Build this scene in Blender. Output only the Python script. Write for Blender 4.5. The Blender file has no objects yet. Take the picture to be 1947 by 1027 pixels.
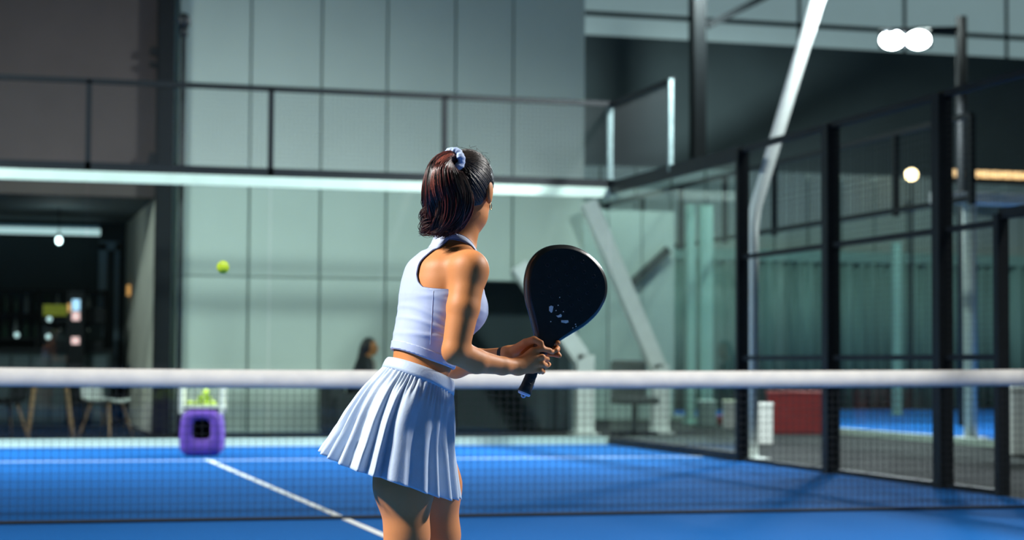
import bpy, bmesh, math, random
import numpy as np
from mathutils import Vector, Matrix

random.seed(7)
rng = np.random.default_rng(7)
scn = bpy.context.scene
COL = scn.collection
PI = math.pi

# ------------------------------------------------------------------ camera
IW, IH = 1947.0, 1027.0
CAM = np.array([-2.135, -11.29, 0.930])
YAW, PIT, ROL, FPX = 0.27217, 0.04892, 0.00627, 3644.0
_fw = np.array([math.sin(YAW) * math.cos(PIT), math.cos(YAW) * math.cos(PIT), math.sin(PIT)])
_r = np.array([math.cos(YAW), -math.sin(YAW), 0.0])
_u = np.cross(_r, _fw)
_r2 = _r * math.cos(ROL) + _u * math.sin(ROL)
_u2 = -_r * math.sin(ROL) + _u * math.cos(ROL)
cd = bpy.data.cameras.new('camera')
cam = bpy.data.objects.new('camera', cd)
COL.objects.link(cam)
cam.matrix_world = Matrix(((_r2[0], _u2[0], -_fw[0], CAM[0]), (_r2[1], _u2[1], -_fw[1], CAM[1]),
                           (_r2[2], _u2[2], -_fw[2], CAM[2]), (0, 0, 0, 1)))
cd.sensor_fit = 'HORIZONTAL'
cd.sensor_width = 36.0
cd.lens = FPX / IW * 36.0
cd.clip_end = 200
cd.dof.use_dof = True
cd.dof.focus_distance = 5.58
cd.dof.aperture_fstop = 2.9
scn.camera = cam

# ------------------------------------------------------------------ world, exposure
w = bpy.data.worlds.new('world')
scn.world = w
w.use_nodes = True
w.node_tree.nodes['Background'].inputs['Color'].default_value = (0.42, 0.62, 0.66, 1)
w.node_tree.nodes['Background'].inputs['Strength'].default_value = 0.075
scn.view_settings.view_transform = 'Standard'
scn.view_settings.look = 'None'
scn.view_settings.gamma = 1.0
scn.view_settings.use_curve_mapping = False
scn.view_settings.exposure = 0.0
scn.cycles.transparent_max_bounces = 32
scn.cycles.max_bounces = 8
scn.cycles.use_denoising = True
scn.cycles.sample_clamp_indirect = 4.0

LAMP_WATTS = 520.0


# ------------------------------------------------------------------ pixel <-> place
def at(px, py, F):
    return CAM + F * (_fw + (px - IW / 2) / FPX * _r2 - (py - IH / 2) / FPX * _u2)


def on_y(px, py, Y):
    d = _fw + (px - IW / 2) / FPX * _r2 - (py - IH / 2) / FPX * _u2
    return CAM + d * ((Y - CAM[1]) / d[1])


def on_z(px, py, Z=0.0):
    d = _fw + (px - IW / 2) / FPX * _r2 - (py - IH / 2) / FPX * _u2
    return CAM + d * ((Z - CAM[2]) / d[2])


# ------------------------------------------------------------------ materials
MATS = {}


def mat(name, c, rough=0.6, var=0.12, scale=12.0, bump=0.0, metal=0.0, spec=0.5, emit=None, es=0.0, stretch=None, c2=None, sss=0.0, bscale=None, sheen=0.0, coat=0.0):
    m = bpy.data.materials.new(name)
    m.use_nodes = True
    nt = m.node_tree
    p = nt.nodes['Principled BSDF']
    p.inputs['Roughness'].default_value = rough
    p.inputs['Metallic'].default_value = metal
    p.inputs['Specular IOR Level'].default_value = spec
    tc = nt.nodes.new('ShaderNodeTexCoord')
    mp = nt.nodes.new('ShaderNodeMapping')
    nt.links.new(tc.outputs['Object'], mp.inputs['Vector'])
    if stretch:
        mp.inputs['Scale'].default_value = stretch
    nz = nt.nodes.new('ShaderNodeTexNoise')
    nz.inputs['Scale'].default_value = scale
    nz.inputs['Detail'].default_value = 4
    nt.links.new(mp.outputs['Vector'], nz.inputs['Vector'])
    rp = nt.nodes.new('ShaderNodeValToRGB')
    lo = c2 if c2 else tuple(max(0, v * (1 - var)) for v in c)
    hi = c if c2 else tuple(min(1, v * (1 + var)) for v in c)
    rp.color_ramp.elements[0].position = 0.3
    rp.color_ramp.elements[1].position = 0.7
    rp.color_ramp.elements[0].color = (*lo, 1)
    rp.color_ramp.elements[1].color = (*hi, 1)
    nt.links.new(nz.outputs['Fac'], rp.inputs['Fac'])
    nt.links.new(rp.outputs['Color'], p.inputs['Base Color'])
    if bump:
        b = nt.nodes.new('ShaderNodeBump')
        b.inputs['Strength'].default_value = bump
        b.inputs['Distance'].default_value = 0.01
        src = nz
        if bscale:
            src = nt.nodes.new('ShaderNodeTexNoise')
            src.inputs['Scale'].default_value = bscale
            src.inputs['Detail'].default_value = 3
            nt.links.new(mp.outputs['Vector'], src.inputs['Vector'])
        nt.links.new(src.outputs['Fac'], b.inputs['Height'])
        nt.links.new(b.outputs['Normal'], p.inputs['Normal'])
    if emit:
        p.inputs['Emission Color'].default_value = (*emit, 1)
        p.inputs['Emission Strength'].default_value = es
    if sss:
        p.inputs['Subsurface Weight'].default_value = sss
        p.inputs['Subsurface Radius'].default_value = (0.02, 0.008, 0.004)
        p.inputs['Subsurface Scale'].default_value = 0.4
    if sheen:
        p.inputs['Sheen Weight'].default_value = sheen
    if coat:
        p.inputs['Coat Weight'].default_value = coat
    MATS[name] = m
    return m


def glass_mat(name, tint, refl=1.0):
    m = bpy.data.materials.new(name)
    m.use_nodes = True
    nt = m.node_tree
    nt.nodes.clear()
    o = nt.nodes.new('ShaderNodeOutputMaterial')
    mx = nt.nodes.new('ShaderNodeMixShader')
    tr = nt.nodes.new('ShaderNodeBsdfTransparent')
    gl = nt.nodes.new('ShaderNodeBsdfGlossy')
    fr = nt.nodes.new('ShaderNodeFresnel')
    fr.inputs['IOR'].default_value = 1.5
    gl.inputs['Roughness'].default_value = 0.015
    tc = nt.nodes.new('ShaderNodeTexCoord')
    nz = nt.nodes.new('ShaderNodeTexNoise')
    nz.inputs['Scale'].default_value = 1.5
    nt.links.new(tc.outputs['Object'], nz.inputs['Vector'])
    rp = nt.nodes.new('ShaderNodeValToRGB')
    rp.color_ramp.elements[0].color = (*[v * 0.97 for v in tint], 1)
    rp.color_ramp.elements[1].color = (*tint, 1)
    nt.links.new(nz.outputs['Fac'], rp.inputs['Fac'])
    nt.links.new(rp.outputs['Color'], tr.inputs['Color'])
    ml = nt.nodes.new('ShaderNodeMath')
    ml.operation = 'MULTIPLY'
    ml.inputs[1].default_value = refl
    nt.links.new(fr.outputs['Fac'], ml.inputs[0])
    ge = nt.nodes.new('ShaderNodeNewGeometry')
    m2 = nt.nodes.new('ShaderNodeMath')
    m2.operation = 'SUBTRACT'
    m2.inputs[0].default_value = 1.0
    m2.use_clamp = True
    m3 = nt.nodes.new('ShaderNodeMath')
    m3.operation = 'MULTIPLY'
    nt.links.new(ge.outputs['Backfacing'], m2.inputs[1])   # only the outer face mirrors (no false total reflection inside the pane)
    nt.links.new(ml.outputs[0], m3.inputs[0])
    nt.links.new(m2.outputs[0], m3.inputs[1])
    nt.links.new(m3.outputs[0], mx.inputs['Fac'])
    nt.links.new(tr.outputs[0], mx.inputs[1])
    nt.links.new(gl.outputs[0], mx.inputs[2])
    nt.links.new(mx.outputs[0], o.inputs['Surface'])
    MATS[name] = m
    return m


mat('turf', (0.008, 0.130, 0.44), 0.95, spec=0.15, scale=90, c2=(0.005, 0.10, 0.35), bump=0.5, bscale=400)
mat('line_white', (0.78, 0.8, 0.8), 0.8, 0.15, 30)
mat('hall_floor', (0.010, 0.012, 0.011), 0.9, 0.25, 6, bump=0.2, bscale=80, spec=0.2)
mat('black_steel', (0.005, 0.008, 0.010), 0.55, 0.2, 20, spec=0.3)
mat('black_wire', (0.014, 0.02, 0.022), 0.5, 0.2, 20)
mat('galvanised', (0.22, 0.30, 0.30), 0.45, 0.15, 15, metal=0.5)
mat('pale_channel', (0.50, 0.63, 0.53), 0.5, 0.06, 4)
mat('wall_panel', (0.52, 0.62, 0.545), 0.7, 0.04, 0.8)
mat('wall_joint', (0.28, 0.36, 0.33), 0.8, 0.1, 3)
mat('brown_wall', (0.095, 0.075, 0.068), 0.8, 0.1, 1.2)
mat('cream_wall', (0.84, 0.83, 0.70), 0.8, 0.05, 2)
mat('dark_wall', (0.095, 0.135, 0.145), 0.85, 0.12, 0.5)
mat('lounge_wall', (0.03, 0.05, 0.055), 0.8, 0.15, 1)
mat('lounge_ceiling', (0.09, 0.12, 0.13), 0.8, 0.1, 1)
mat('white_steel', (0.76, 0.80, 0.76), 0.45, 0.05, 8)
mat('net_cord', (0.012, 0.016, 0.02), 0.7, 0.2, 40)
mat('net_tape', (0.86, 0.84, 0.78), 0.8, scale=9, c2=(0.74, 0.73, 0.70), bump=0.15)
mat('purple_foam', (0.115, 0.045, 0.31), 0.7, 0.1, 14, bump=0.1)
mat('cream_plastic', (0.72, 0.74, 0.58), 0.5, 0.05, 10)
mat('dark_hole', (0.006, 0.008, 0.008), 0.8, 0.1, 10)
mat('ball_felt', (0.55, 0.75, 0.03), 0.9, 0.1, 120, bump=0.3, bscale=300)
mat('ball_seam', (0.75, 0.8, 0.6), 0.8, 0.05, 50)
mat('red_paint', (0.42, 0.035, 0.028), 0.6, 0.1, 5)
mat('white_plastic', (0.78, 0.79, 0.75), 0.5, 0.05, 6)
mat('wood_leg', (0.36, 0.2, 0.10), 0.5, 0.2, 8, stretch=(1, 1, 0.15))
mat('dark_fabric', (0.016, 0.02, 0.022), 0.9, 0.2, 40, bump=0.2)
mat('teal_curtain', (0.16, 0.30, 0.27), 0.8, 0.2, 3, stretch=(1, 1, 0.1))
mat('teal_post', (0.26, 0.46, 0.39), 0.5, 0.06, 6)
mat('partition', (0.36, 0.46, 0.42), 0.7, 0.06, 0.9)
mat('clerestory', (0.5, 0.62, 0.62), 0.6, 0.1, 0.7, emit=(0.42, 0.62, 0.64), es=0.34)  # emission added to the colour so the pale strip reads as lit
mat('lamp_glow', (1, 1, 1), 0.4, 0.0, 4, emit=(0.85, 0.97, 1.0), es=40)
mat('warm_glow', (1, 0.8, 0.5), 0.4, 0.0, 4, emit=(1.0, 0.62, 0.25), es=1.3)
mat('bulb_glow', (1, 0.9, 0.7), 0.4, 0.0, 4, emit=(1.0, 0.80, 0.42), es=9)
mat('cool_glow', (0.8, 1, 1), 0.4, 0.0, 4, emit=(0.72, 0.95, 1.0), es=5)
mat('tube_glow', (0.8, 1, 1), 0.4, 0.0, 4, emit=(0.6, 0.85, 0.9), es=0.8)
mat('screen_blue', (0.4, 0.6, 0.9), 0.3, 0.0, 4, emit=(0.45, 0.75, 1.0), es=1.1)
mat('screen_pink', (0.9, 0.6, 0.6), 0.3, 0.0, 4, emit=(1.0, 0.62, 0.62), es=0.9)
mat('orange_glow', (0.9, 0.5, 0.2), 0.3, 0.0, 4, emit=(1.0, 0.5, 0.15), es=0.6)
mat('yellow_sign', (0.42, 0.42, 0.02), 0.6, 0.1, 10)
mat('bottle_green', (0.03, 0.09, 0.05), 0.15, 0.1, 10)
mat('bottle_clear', (0.3, 0.36, 0.36), 0.12, 0.1, 10)
mat('blue_frame', (0.22, 0.33, 0.40), 0.5, 0.06, 5)
# the figure
mat('skin', (0.62, 0.235, 0.076), 0.55, 0.06, 9, bump=0.04, bscale=260, sss=0.12, spec=0.4)
mat('hair_black', (0.012, 0.008, 0.007), 0.36, 0.3, 60, spec=0.6)
mat('hair_red', (0.080, 0.013, 0.011), 0.42, scale=14, c2=(0.018, 0.005, 0.005), spec=0.5)
mat('hair_bright', (0.13, 0.018, 0.014), 0.4, 0.3, 30, spec=0.5)
mat('hair_copper', (0.24, 0.06, 0.04), 0.4, 0.2, 30, spec=0.5)
mat('top_fabric', (0.47, 0.54, 0.74), 0.62, 0.03, 40, bump=0.05, bscale=500, sheen=0.15)
mat('top_edge_shadow', (0.10, 0.13, 0.24), 0.8, 0.05, 40)  # navy edging colour that holds the shadow line of the top
mat('skirt_fabric', (0.50, 0.60, 0.73), 0.62, 0.03, 25, bump=0.08, bscale=160, sheen=0.1)
mat('scrunchie_fabric', (0.52, 0.63, 0.85), 0.7, scale=60, c2=(0.34, 0.46, 0.75), bump=0.3)
mat('gold', (0.75, 0.5, 0.22), 0.25, 0.05, 20, metal=1.0)
mat('silver', (0.75, 0.77, 0.8), 0.22, 0.05, 20, metal=1.0)
mat('racket_black', (0.015, 0.020, 0.017), 0.5, scale=40, c2=(0.011, 0.015, 0.013), bump=0.05, bscale=700, spec=0.3)
mat('racket_rim', (0.010, 0.012, 0.012), 0.32, 0.1, 40, spec=0.6)
mat('racket_line', (0.2, 0.24, 0.22), 0.4, 0.1, 40)
mat('racket_paint', (0.82, 0.86, 0.86), 0.5, 0.1, 60)
mat('grip_rubber', (0.010, 0.014, 0.013), 0.6, 0.2, 60, bump=0.2)
mat('butt_white', (0.58, 0.66, 0.85), 0.5, 0.04, 40)
mat('eye_white', (0.8, 0.8, 0.78), 0.2, 0.02, 10)
mat('iris', (0.05, 0.025, 0.012), 0.2, 0.1, 60)
mat('lip', (0.40, 0.13, 0.10), 0.45, 0.05, 30)
mat('shoe_white', (0.75, 0.76, 0.78), 0.6, 0.05, 20)
mat('beige_shirt', (0.52, 0.45, 0.36), 0.85, 0.08, 20)
glass_mat('court_glass', (0.93, 0.975, 0.95), 1.0)
glass_mat('clear_glass', (0.93, 0.97, 0.95), 0.7)


# ------------------------------------------------------------------ helpers
def link(name, me, m, parent=None, smooth=False):
    o = bpy.data.objects.new(name, me)
    COL.objects.link(o)
    if m is not None:
        me.materials.append(MATS[m] if isinstance(m, str) else m)
    if smooth:
        me.polygons.foreach_set('use_smooth', [True] * len(me.polygons))
    if parent is not None:
        o.parent = parent
    return o


def mesh_of(name, v, f):
    me = bpy.data.meshes.new(name)
    me.from_pydata([tuple(map(float, p)) for p in v], [], [tuple(map(int, q)) for q in f])
    me.update()
    return me


def np_mesh(name, V, F):
    V = np.asarray(V, np.float32)
    me = bpy.data.meshes.new(name)
    me.vertices.add(len(V))
    me.vertices.foreach_set('co', V.ravel())
    if isinstance(F, np.ndarray):
        n = F.shape[1]
        tot = np.full(len(F), n)
        idx = F.ravel()
    else:
        tot = np.array([len(q) for q in F])
        idx = np.fromiter((i for q in F for i in q), dtype=np.int64)
    st = np.concatenate([[0], np.cumsum(tot)[:-1]])
    me.loops.add(len(idx))
    me.loops.foreach_set('vertex_index', idx.astype(np.int32))
    me.polygons.add(len(tot))
    me.polygons.foreach_set('loop_start', st.astype(np.int32))
    me.polygons.foreach_set('loop_total', tot.astype(np.int32))
    me.update(calc_edges=True)
    me.validate()
    return me


class MB:
    """collects simple solids into one mesh"""

    def __init__(s):
        s.v = []
        s.f = []

    def add(s, v, f):
        n = len(s.v)
        s.v += [tuple(map(float, p)) for p in v]
        s.f += [tuple(i + n for i in q) for q in f]
        return s

    def box(s, x0, x1, y0, y1, z0, z1):
        return s.add([(x0, y0, z0), (x1, y0, z0), (x1, y1, z0), (x0, y1, z0), (x0, y0, z1), (x1, y0, z1), (x1, y1, z1), (x0, y1, z1)],
                     [(0, 3, 2, 1), (4, 5, 6, 7), (0, 1, 5, 4), (1, 2, 6, 5), (2, 3, 7, 6), (3, 0, 4, 7)])

    def bevbox(s, x0, x1, y0, y1, z0, z1, b=0.02, seg=2):
        bm = bmesh.new()
        bmesh.ops.create_cube(bm, size=1.0)
        for q in bm.verts:
            q.co = Vector(((x0 + x1) / 2 + q.co.x * (x1 - x0), (y0 + y1) / 2 + q.co.y * (y1 - y0), (z0 + z1) / 2 + q.co.z * (z1 - z0)))
        bmesh.ops.bevel(bm, geom=bm.edges[:], offset=b, segments=seg, affect='EDGES', profile=0.5)
        bm.verts.index_update()
        s.add([tuple(q.co) for q in bm.verts], [[q.index for q in f.verts] for f in bm.faces])
        bm.free()
        return s

    def tube(s, pts, r, n=10, cap=True, sx=1.0):
        pts = [Vector(p) for p in pts]
        rs = r if hasattr(r, '__len__') else [r] * len(pts)
        v = []
        up = None
        for i, p in enumerate(pts):
            t = (pts[min(i + 1, len(pts) - 1)] - pts[max(i - 1, 0)]).normalized()
            if up is None:
                up = Vector((0, 0, 1)) if abs(t.z) < 0.9 else Vector((1, 0, 0))
            a = t.cross(up).normalized()
            b = a.cross(t).normalized()
            up = b
            for k in range(n):
                an = 2 * PI * k / n + PI / n
                v.append(p + a * (math.cos(an) * rs[i] * sx) + b * (math.sin(an) * rs[i]))
        f = []
        for i in range(len(pts) - 1):
            for k in range(n):
                f.append((i * n + k, i * n + (k + 1) % n, (i + 1) * n + (k + 1) % n, (i + 1) * n + k))
        if cap:
            f.append(tuple(range(n - 1, -1, -1)))
            f.append(tuple((len(pts) - 1) * n + k for k in range(n)))
        return s.add(v, f)

    def bar(s, p, q, wd, hd):
        """rectangular bar between two points"""
        p, q = Vector(p), Vector(q)
        t = (q - p).normalized()
        up = Vector((0, 0, 1)) if abs(t.z) < 0.95 else Vector((0, 1, 0))
        a = t.cross(up).normalized() * wd / 2
        b = a.cross(t).normalized() * hd / 2
        return s.add([p - a - b, p + a - b, p + a + b, p - a + b, q - a - b, q + a - b, q + a + b, q - a + b],
                     [(0, 3, 2, 1), (4, 5, 6, 7), (0, 1, 5, 4), (1, 2, 6, 5), (2, 3, 7, 6), (3, 0, 4, 7)])

    def sphere(s, c, r, n=16, m=10, sc=(1, 1, 1)):
        v = []
        f = []
        for j in range(m + 1):
            th = PI * j / m
            for i in range(n):
                ph = 2 * PI * i / n
                v.append((c[0] + r * sc[0] * math.sin(th) * math.cos(ph), c[1] + r * sc[1] * math.sin(th) * math.sin(ph), c[2] + r * sc[2] * math.cos(th)))
        for j in range(m):
            for i in range(n):
                f.append((j * n + i, (j + 1) * n + i, (j + 1) * n + (i + 1) % n, j * n + (i + 1) % n))
        return s.add(v, f)

    def lathe(s, prof, c=(0, 0, 0), n=20):
        v = []
        f = []
        for (r, z) in prof:
            for i in range(n):
                a = 2 * PI * i / n
                v.append((c[0] + r * math.cos(a), c[1] + r * math.sin(a), c[2] + z))
        for j in range(len(prof) - 1):
            for i in range(n):
                f.append((j * n + i, j * n + (i + 1) % n, (j + 1) * n + (i + 1) % n, (j + 1) * n + i))
        f.append(tuple(range(n - 1, -1, -1)))
        f.append(tuple((len(prof) - 1) * n + i for i in range(n)))
        return s.add(v, f)

    def build(s, name, m, parent=None, smooth=False):
        return link(name, mesh_of(name, s.v, s.f), m, parent, smooth)


def tag(o, label=None, cat=None, group=None, kind=None):
    if label:
        o['label'] = label
    if cat:
        o['category'] = cat
    if group:
        o['group'] = group
    if kind:
        o['kind'] = kind
    return o


def empty(name, loc=(0, 0, 0), rz=0.0, parent=None):
    o = bpy.data.objects.new(name, None)
    COL.objects.link(o)
    o.location = [float(x) for x in loc]
    o.rotation_euler = (0, 0, rz)
    o.empty_display_size = 0.1
    if parent is not None:
        o.parent = parent
    return o


def copy_tree(o, parent=None):
    c = o.copy()
    COL.objects.link(c)
    c.parent = parent
    for ch in list(o.children):
        copy_tree(ch, c)
    return c


def wire_grid(x0, x1, z0, z1, pitch, r, plane='x', off=0.0):
    """welded wire mesh in the plane x-z (plane='x') or y-z (plane='y')"""
    b = MB()

    def q(p0, p1):
        b.tube([p0, p1], r, n=4, cap=False)
    nx = int(round((x1 - x0) / pitch))
    nz = int(round((z1 - z0) / pitch))
    for i in range(nx + 1):
        x = x0 + (x1 - x0) * i / nx
        q((x, off, z0), (x, off, z1)) if plane == 'x' else q((off, x, z0), (off, x, z1))
    for j in range(nz + 1):
        z = z0 + (z1 - z0) * j / nz
        q((x0, off, z), (x1, off, z)) if plane == 'x' else q((off, x0, z), (off, x1, z))
    return b


# ================================================================== STRUCTURE
# hall floor and court turf
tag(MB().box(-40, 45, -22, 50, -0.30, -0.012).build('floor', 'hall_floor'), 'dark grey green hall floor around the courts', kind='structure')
court = tag(MB().box(-5.0, 5.0, -10.0, 10.0, -0.012, 0.0).build('floor_court', 'turf'), 'blue artificial turf of the padel court', kind='structure')
ln = MB().box(-0.025, 0.025, -7.1, 7.1, 0.0005, 0.004)
ln.build('centre_line', 'line_white', court)
MB().box(-5, 5, 6.925, 6.975, 0.0005, 0.0042).build('service_line', 'line_white', court)
MB().box(-5, 5, -6.975, -6.925, 0.0005, 0.0042).build('service_line', 'line_white', court)

# ------------------------------------------------------------------ court back wall (glass 3 m, mesh to 4 m)
wb = empty('wall_back', (0, 10.0, 0))
tag(wb, 'glass back wall of the court topped with black wire mesh', kind='structure')
gp = MB().box(0.008, 1.992, 0.0, 0.012, 0.10, 2.90)
gme = mesh_of('glass_panel', gp.v, gp.f)
mg = wire_grid(0.03, 1.97, 3.10, 3.98, 0.05, 0.0021, 'x', 0.03)
mme = mesh_of('mesh_panel', mg.v, mg.f)
for k in range(5):
    o = link('glass_panel', gme, 'court_glass' if k == 0 else None, wb)
    o.location.x = -5 + 2 * k
    o = link('mesh_panel', mme, 'black_wire' if k == 0 else None, wb)
    o.location.x = -5 + 2 * k
    o['kind'] = 'stuff'
MB().box(-5, 5.02, -0.02, 0.035, 2.885, 3.0).build('glass_channel', 'pale_channel', wb)
MB().box(-5, 5.02, -0.02, 0.035, 0.0, 0.085).build('glass_channel', 'pale_channel', wb)
MB().box(-5, 5.05, 0.0, 0.06, 3.0, 3.10).build('rail', 'black_steel', wb)
MB().box(-5, 5.05, 0.0, 0.06, 3.965, 4.02).build('rail', 'black_steel', wb)
for k in range(6):
    x = -5 + 2 * k
    MB().box(x - 0.03, x + 0.03, 0.0, 0.06, 3.0, 4.0).build('post', 'galvanised' if k == 5 else 'black_steel', wb)

# ------------------------------------------------------------------ court right side wall
wr = empty('wall_right', (5.0, 0, 0))
tag(wr, 'right side wall of the court, glass by the corner then black mesh', kind='structure')
gp = MB().box(0.0, 0.012, 0.008, 1.992, 0.10, 2.93)
gme2 = mesh_of('glass_panel', gp.v, gp.f)
for k in range(2):
    o = link('glass_panel', gme2, 'court_glass' if k == 0 else None, wr)
    o.location.y = 6 + 2 * k
MB().box(-0.02, 0.03, 6, 10, 2.93, 3.0).build('glass_channel', 'black_steel', wr)
MB().box(-0.02, 0.03, 6, 10, 0.0, 0.085).build('glass_channel', 'black_steel', wr)
MB().box(-0.01, 0.05, 6, 10, 3.0, 3.07).build('rail', 'black_steel', wr)
MB().box(0.0, 0.05, 8, 10, 3.97, 4.02).build('rail', 'black_steel', wr)
MB().box(-0.015, 0.03, 7.975, 8.025, 3.0, 4.0).build('post', 'galvanised', wr)
o = wire_grid(8.03, 9.97, 3.1, 3.97, 0.05, 0.0021, 'y', 0.02).build('mesh_panel', 'black_wire', wr)
o['kind'] = 'stuff'
for (ya, yb) in ((6.0, 4.0), (4.0, 2.0), (2.0, 1.13), (-1.13, -2.0), (-2.0, -4.0), (-4.0, -6.0)):
    o = wire_grid(yb + 0.03, ya - 0.03, 0.04, 3.0, 0.05, 0.0013, 'y', 0.02).build('mesh_panel', 'black_wire', wr)
    o['kind'] = 'stuff'
    for z in (0.02, 1.0, 1.98):
        MB().box(0.0, 0.045, yb, ya, z - 0.022, z + 0.022).build('rail', 'black_steel', wr)
o = wire_grid(-1.1, 1.1, 2.06, 3.0, 0.05, 0.0013, 'y', 0.02).build('mesh_panel', 'black_wire', wr)
o['kind'] = 'stuff'
MB().box(-0.01, 0.05, -1.13, 1.13, 2.0, 2.08).build('door_lintel', 'black_steel', wr)
MB().box(-0.01, 0.05, -6, 6, 3.0, 3.055).build('rail', 'black_steel', wr)
for (y, wd) in ((6.0, 0.06), (4.0, 0.12), (2.0, 0.12), (-2.0, 0.12), (-4.0, 0.12), (-6.0, 0.06)):
    MB().box(-0.05, 0.07, y - wd / 2, y + wd / 2, 0, 3.03).build('post', 'black_steel', wr)
for y in (1.13, -1.13):
    MB().box(-0.03, 0.06, y - 0.035, y + 0.035, 0, 2.04).build('door_post', 'black_steel', wr)

# ------------------------------------------------------------------ hall back wall at Y = 14 with panels, doorway and lounge recess
YW = 14.0
wh = empty('wall_hall', (0, YW, 0))
tag(wh, 'pale green grey panelled hall wall behind the court glass', kind='structure')
MB().box(0.35, 4.15, 0.06, 0.30, 0, 13).build('backing', 'wall_joint', wh)
MB().box(4.15, 5.97, 0.06, 0.30, 2.06, 13).build('backing', 'wall_joint', wh)
xs = [0.36]
for px in (475, 610, 735, 865, 975):
    xs.append(on_y(px, 300, YW)[0])
xs.append(5.97)
zs = [0.0, 2.06, 4.60, 6.2, 8.9, 13.0]
for i in range(len(xs) - 1):
    for j in range(len(zs) - 1):
        x0, x1, z0, z1 = xs[i] + 0.014, xs[i + 1] - 0.014, zs[j] + 0.008, zs[j + 1] - 0.008
        if j == 0:
            if x0 > 4.15:
                continue
            x1 = min(x1, 4.15)
        MB().box(x0, x1, 0.0, 0.06, z0, z1).build('panel', 'wall_panel', wh)
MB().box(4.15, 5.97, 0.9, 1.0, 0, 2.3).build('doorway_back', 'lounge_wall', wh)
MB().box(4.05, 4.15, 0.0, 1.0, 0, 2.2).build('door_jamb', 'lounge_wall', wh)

wl = empty('wall_left', (0, YW, 0))
tag(wl, 'brown upper wall over the open lounge recess', kind='structure')
MB().box(-16, 0.08, 0.0, 0.3, 3.07, 13).build('upper_panel', 'brown_wall', wl)
MB().box(0.08, 0.20, 0.0, 5.0, 0, 3.07).build('return_wall', 'cream_wall', wl)
MB().box(0.08, 0.20, 0.0, 0.3, 3.07, 13).build('return_wall', 'cream_wall', wl)
MB().box(0.20, 0.36, 0.10, 0.3, 0, 13).build('return_wall', 'wall_panel', wl)
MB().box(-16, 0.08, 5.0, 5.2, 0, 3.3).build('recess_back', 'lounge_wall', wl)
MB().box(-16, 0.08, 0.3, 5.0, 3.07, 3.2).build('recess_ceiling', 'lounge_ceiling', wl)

wf = empty('wall_far', (0, 34, 0))
tag(wf, 'dark far hall wall under a pale clerestory strip', kind='structure')
zc = on_y(1340, 78, 34)[2]
MB().box(5.9, 40, 0, 0.3, 0, zc).build('lower_wall', 'dark_wall', wf)
MB().box(5.9, 40, 0.4, 0.6, zc, 17).build('upper_wall', 'dark_wall', wf)
wn = tag(empty('window_1', (0, 34, 0)), 'pale clerestory strip with added glow high on the far wall', kind='structure')
for k in range(11):
    x0 = 6.2 + 3.0 * k
    MB().box(x0 + 0.04, x0 + 2.96, 0.12, 0.18, zc + 0.02, zc + (1.55 if k < 2 else 4.2)).build('pane', 'clerestory', wn)
    MB().box(x0 - 0.04, x0 + 0.04, 0.08, 0.22, zc, zc + 4.3).build('mullion', 'dark_wall', wn)
MB().box(6, 40, 0.06, 0.2, zc + 0.50, zc + 0.62).build('mullion', 'dark_wall', wn)
# side of the hall between the panelled wall and the far wall
MB().box(5.85, 5.97, YW + 0.3, 34, 0, 13).build('wall_side', 'dark_wall')
bpy.data.objects['wall_side']['kind'] = 'structure'
# light partition beyond the corner
wp = tag(empty('wall_partition', (0, 19.5, 0)), 'pale partition beyond the glass corner', kind='structure')
for k in range(3):
    x0 = 7.55 + k * 0.60
    MB().box(x0 + 0.01, x0 + 0.59, 0, 0.08, 0.0, 3.55).build('panel', 'partition', wp)

ba, bb = on_y(1192, 548, 19.4), on_y(1272, 474, 19.4)
MB().bar((ba[0], -0.08, ba[2]), (bb[0], -0.08, bb[2]), 0.06, 0.14).build('brace', 'black_steel', wp)
MB().box(7.5, 7.58, -0.05, 0.08, 0.0, 3.6).build('edge_post', 'black_steel', wp)

# ================================================================== NET
net = empty('padel_net', (0, 0, 0))
tag(net, 'black padel net with a white top tape across the court', 'net')


def ztop(x):
    return 0.885 + 0.035 * (abs(x) / 5.0) ** 2


nb = MB()
n = 220
for i in range(n + 1):
    x = -4.95 + 9.9 * i / n
    nb.tube([(x, 0, 0.012), (x, 0, ztop(x) - 0.05)], 0.0016, n=4, cap=False)
for j in range(19):
    f = j / 18.0
    pts = [(x, 0, 0.015 + f * (ztop(x) - 0.075)) for x in np.linspace(-4.95, 4.95, 21)]
    nb.tube(pts, 0.0016, n=4, cap=False)
o = nb.build('net_mesh', 'net_cord', net)
o['kind'] = 'stuff'
tb = MB()
NX = 120
v = []
for i in range(NX + 1):
    x = -4.97 + 9.94 * i / NX
    wv = 0.002 * math.sin(x * 9) + 0.0015 * math.sin(x * 23 + 1)
    zt = ztop(x)
    v += [(x, -0.009 + wv, zt - 0.108), (x, -0.011 + wv, zt - 0.05), (x, -0.006, zt), (x, 0.006, zt), (x, 0.011 + wv, zt - 0.05), (x, 0.009 + wv, zt - 0.108)]
fcs = []
for i in range(NX):
    for k in range(6):
        fcs.append((i * 6 + k, (i + 1) * 6 + k, (i + 1) * 6 + (k + 1) % 6, i * 6 + (k + 1) % 6))
tb.add(v, fcs)
tb.build('tape', 'net_tape', net, True)
MB().tube([(x, 0, 0.012) for x in np.linspace(-4.95, 4.95, 5)], 0.011, 8).build('bottom_cord', 'net_cord', net)
for s in (-1, 1):
    MB().tube([(s * 4.99, 0, 0), (s * 4.99, 0, 0.94)], 0.04, 14).build('net_post', 'black_steel', net)

# ================================================================== COURT LIGHT POLES


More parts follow.
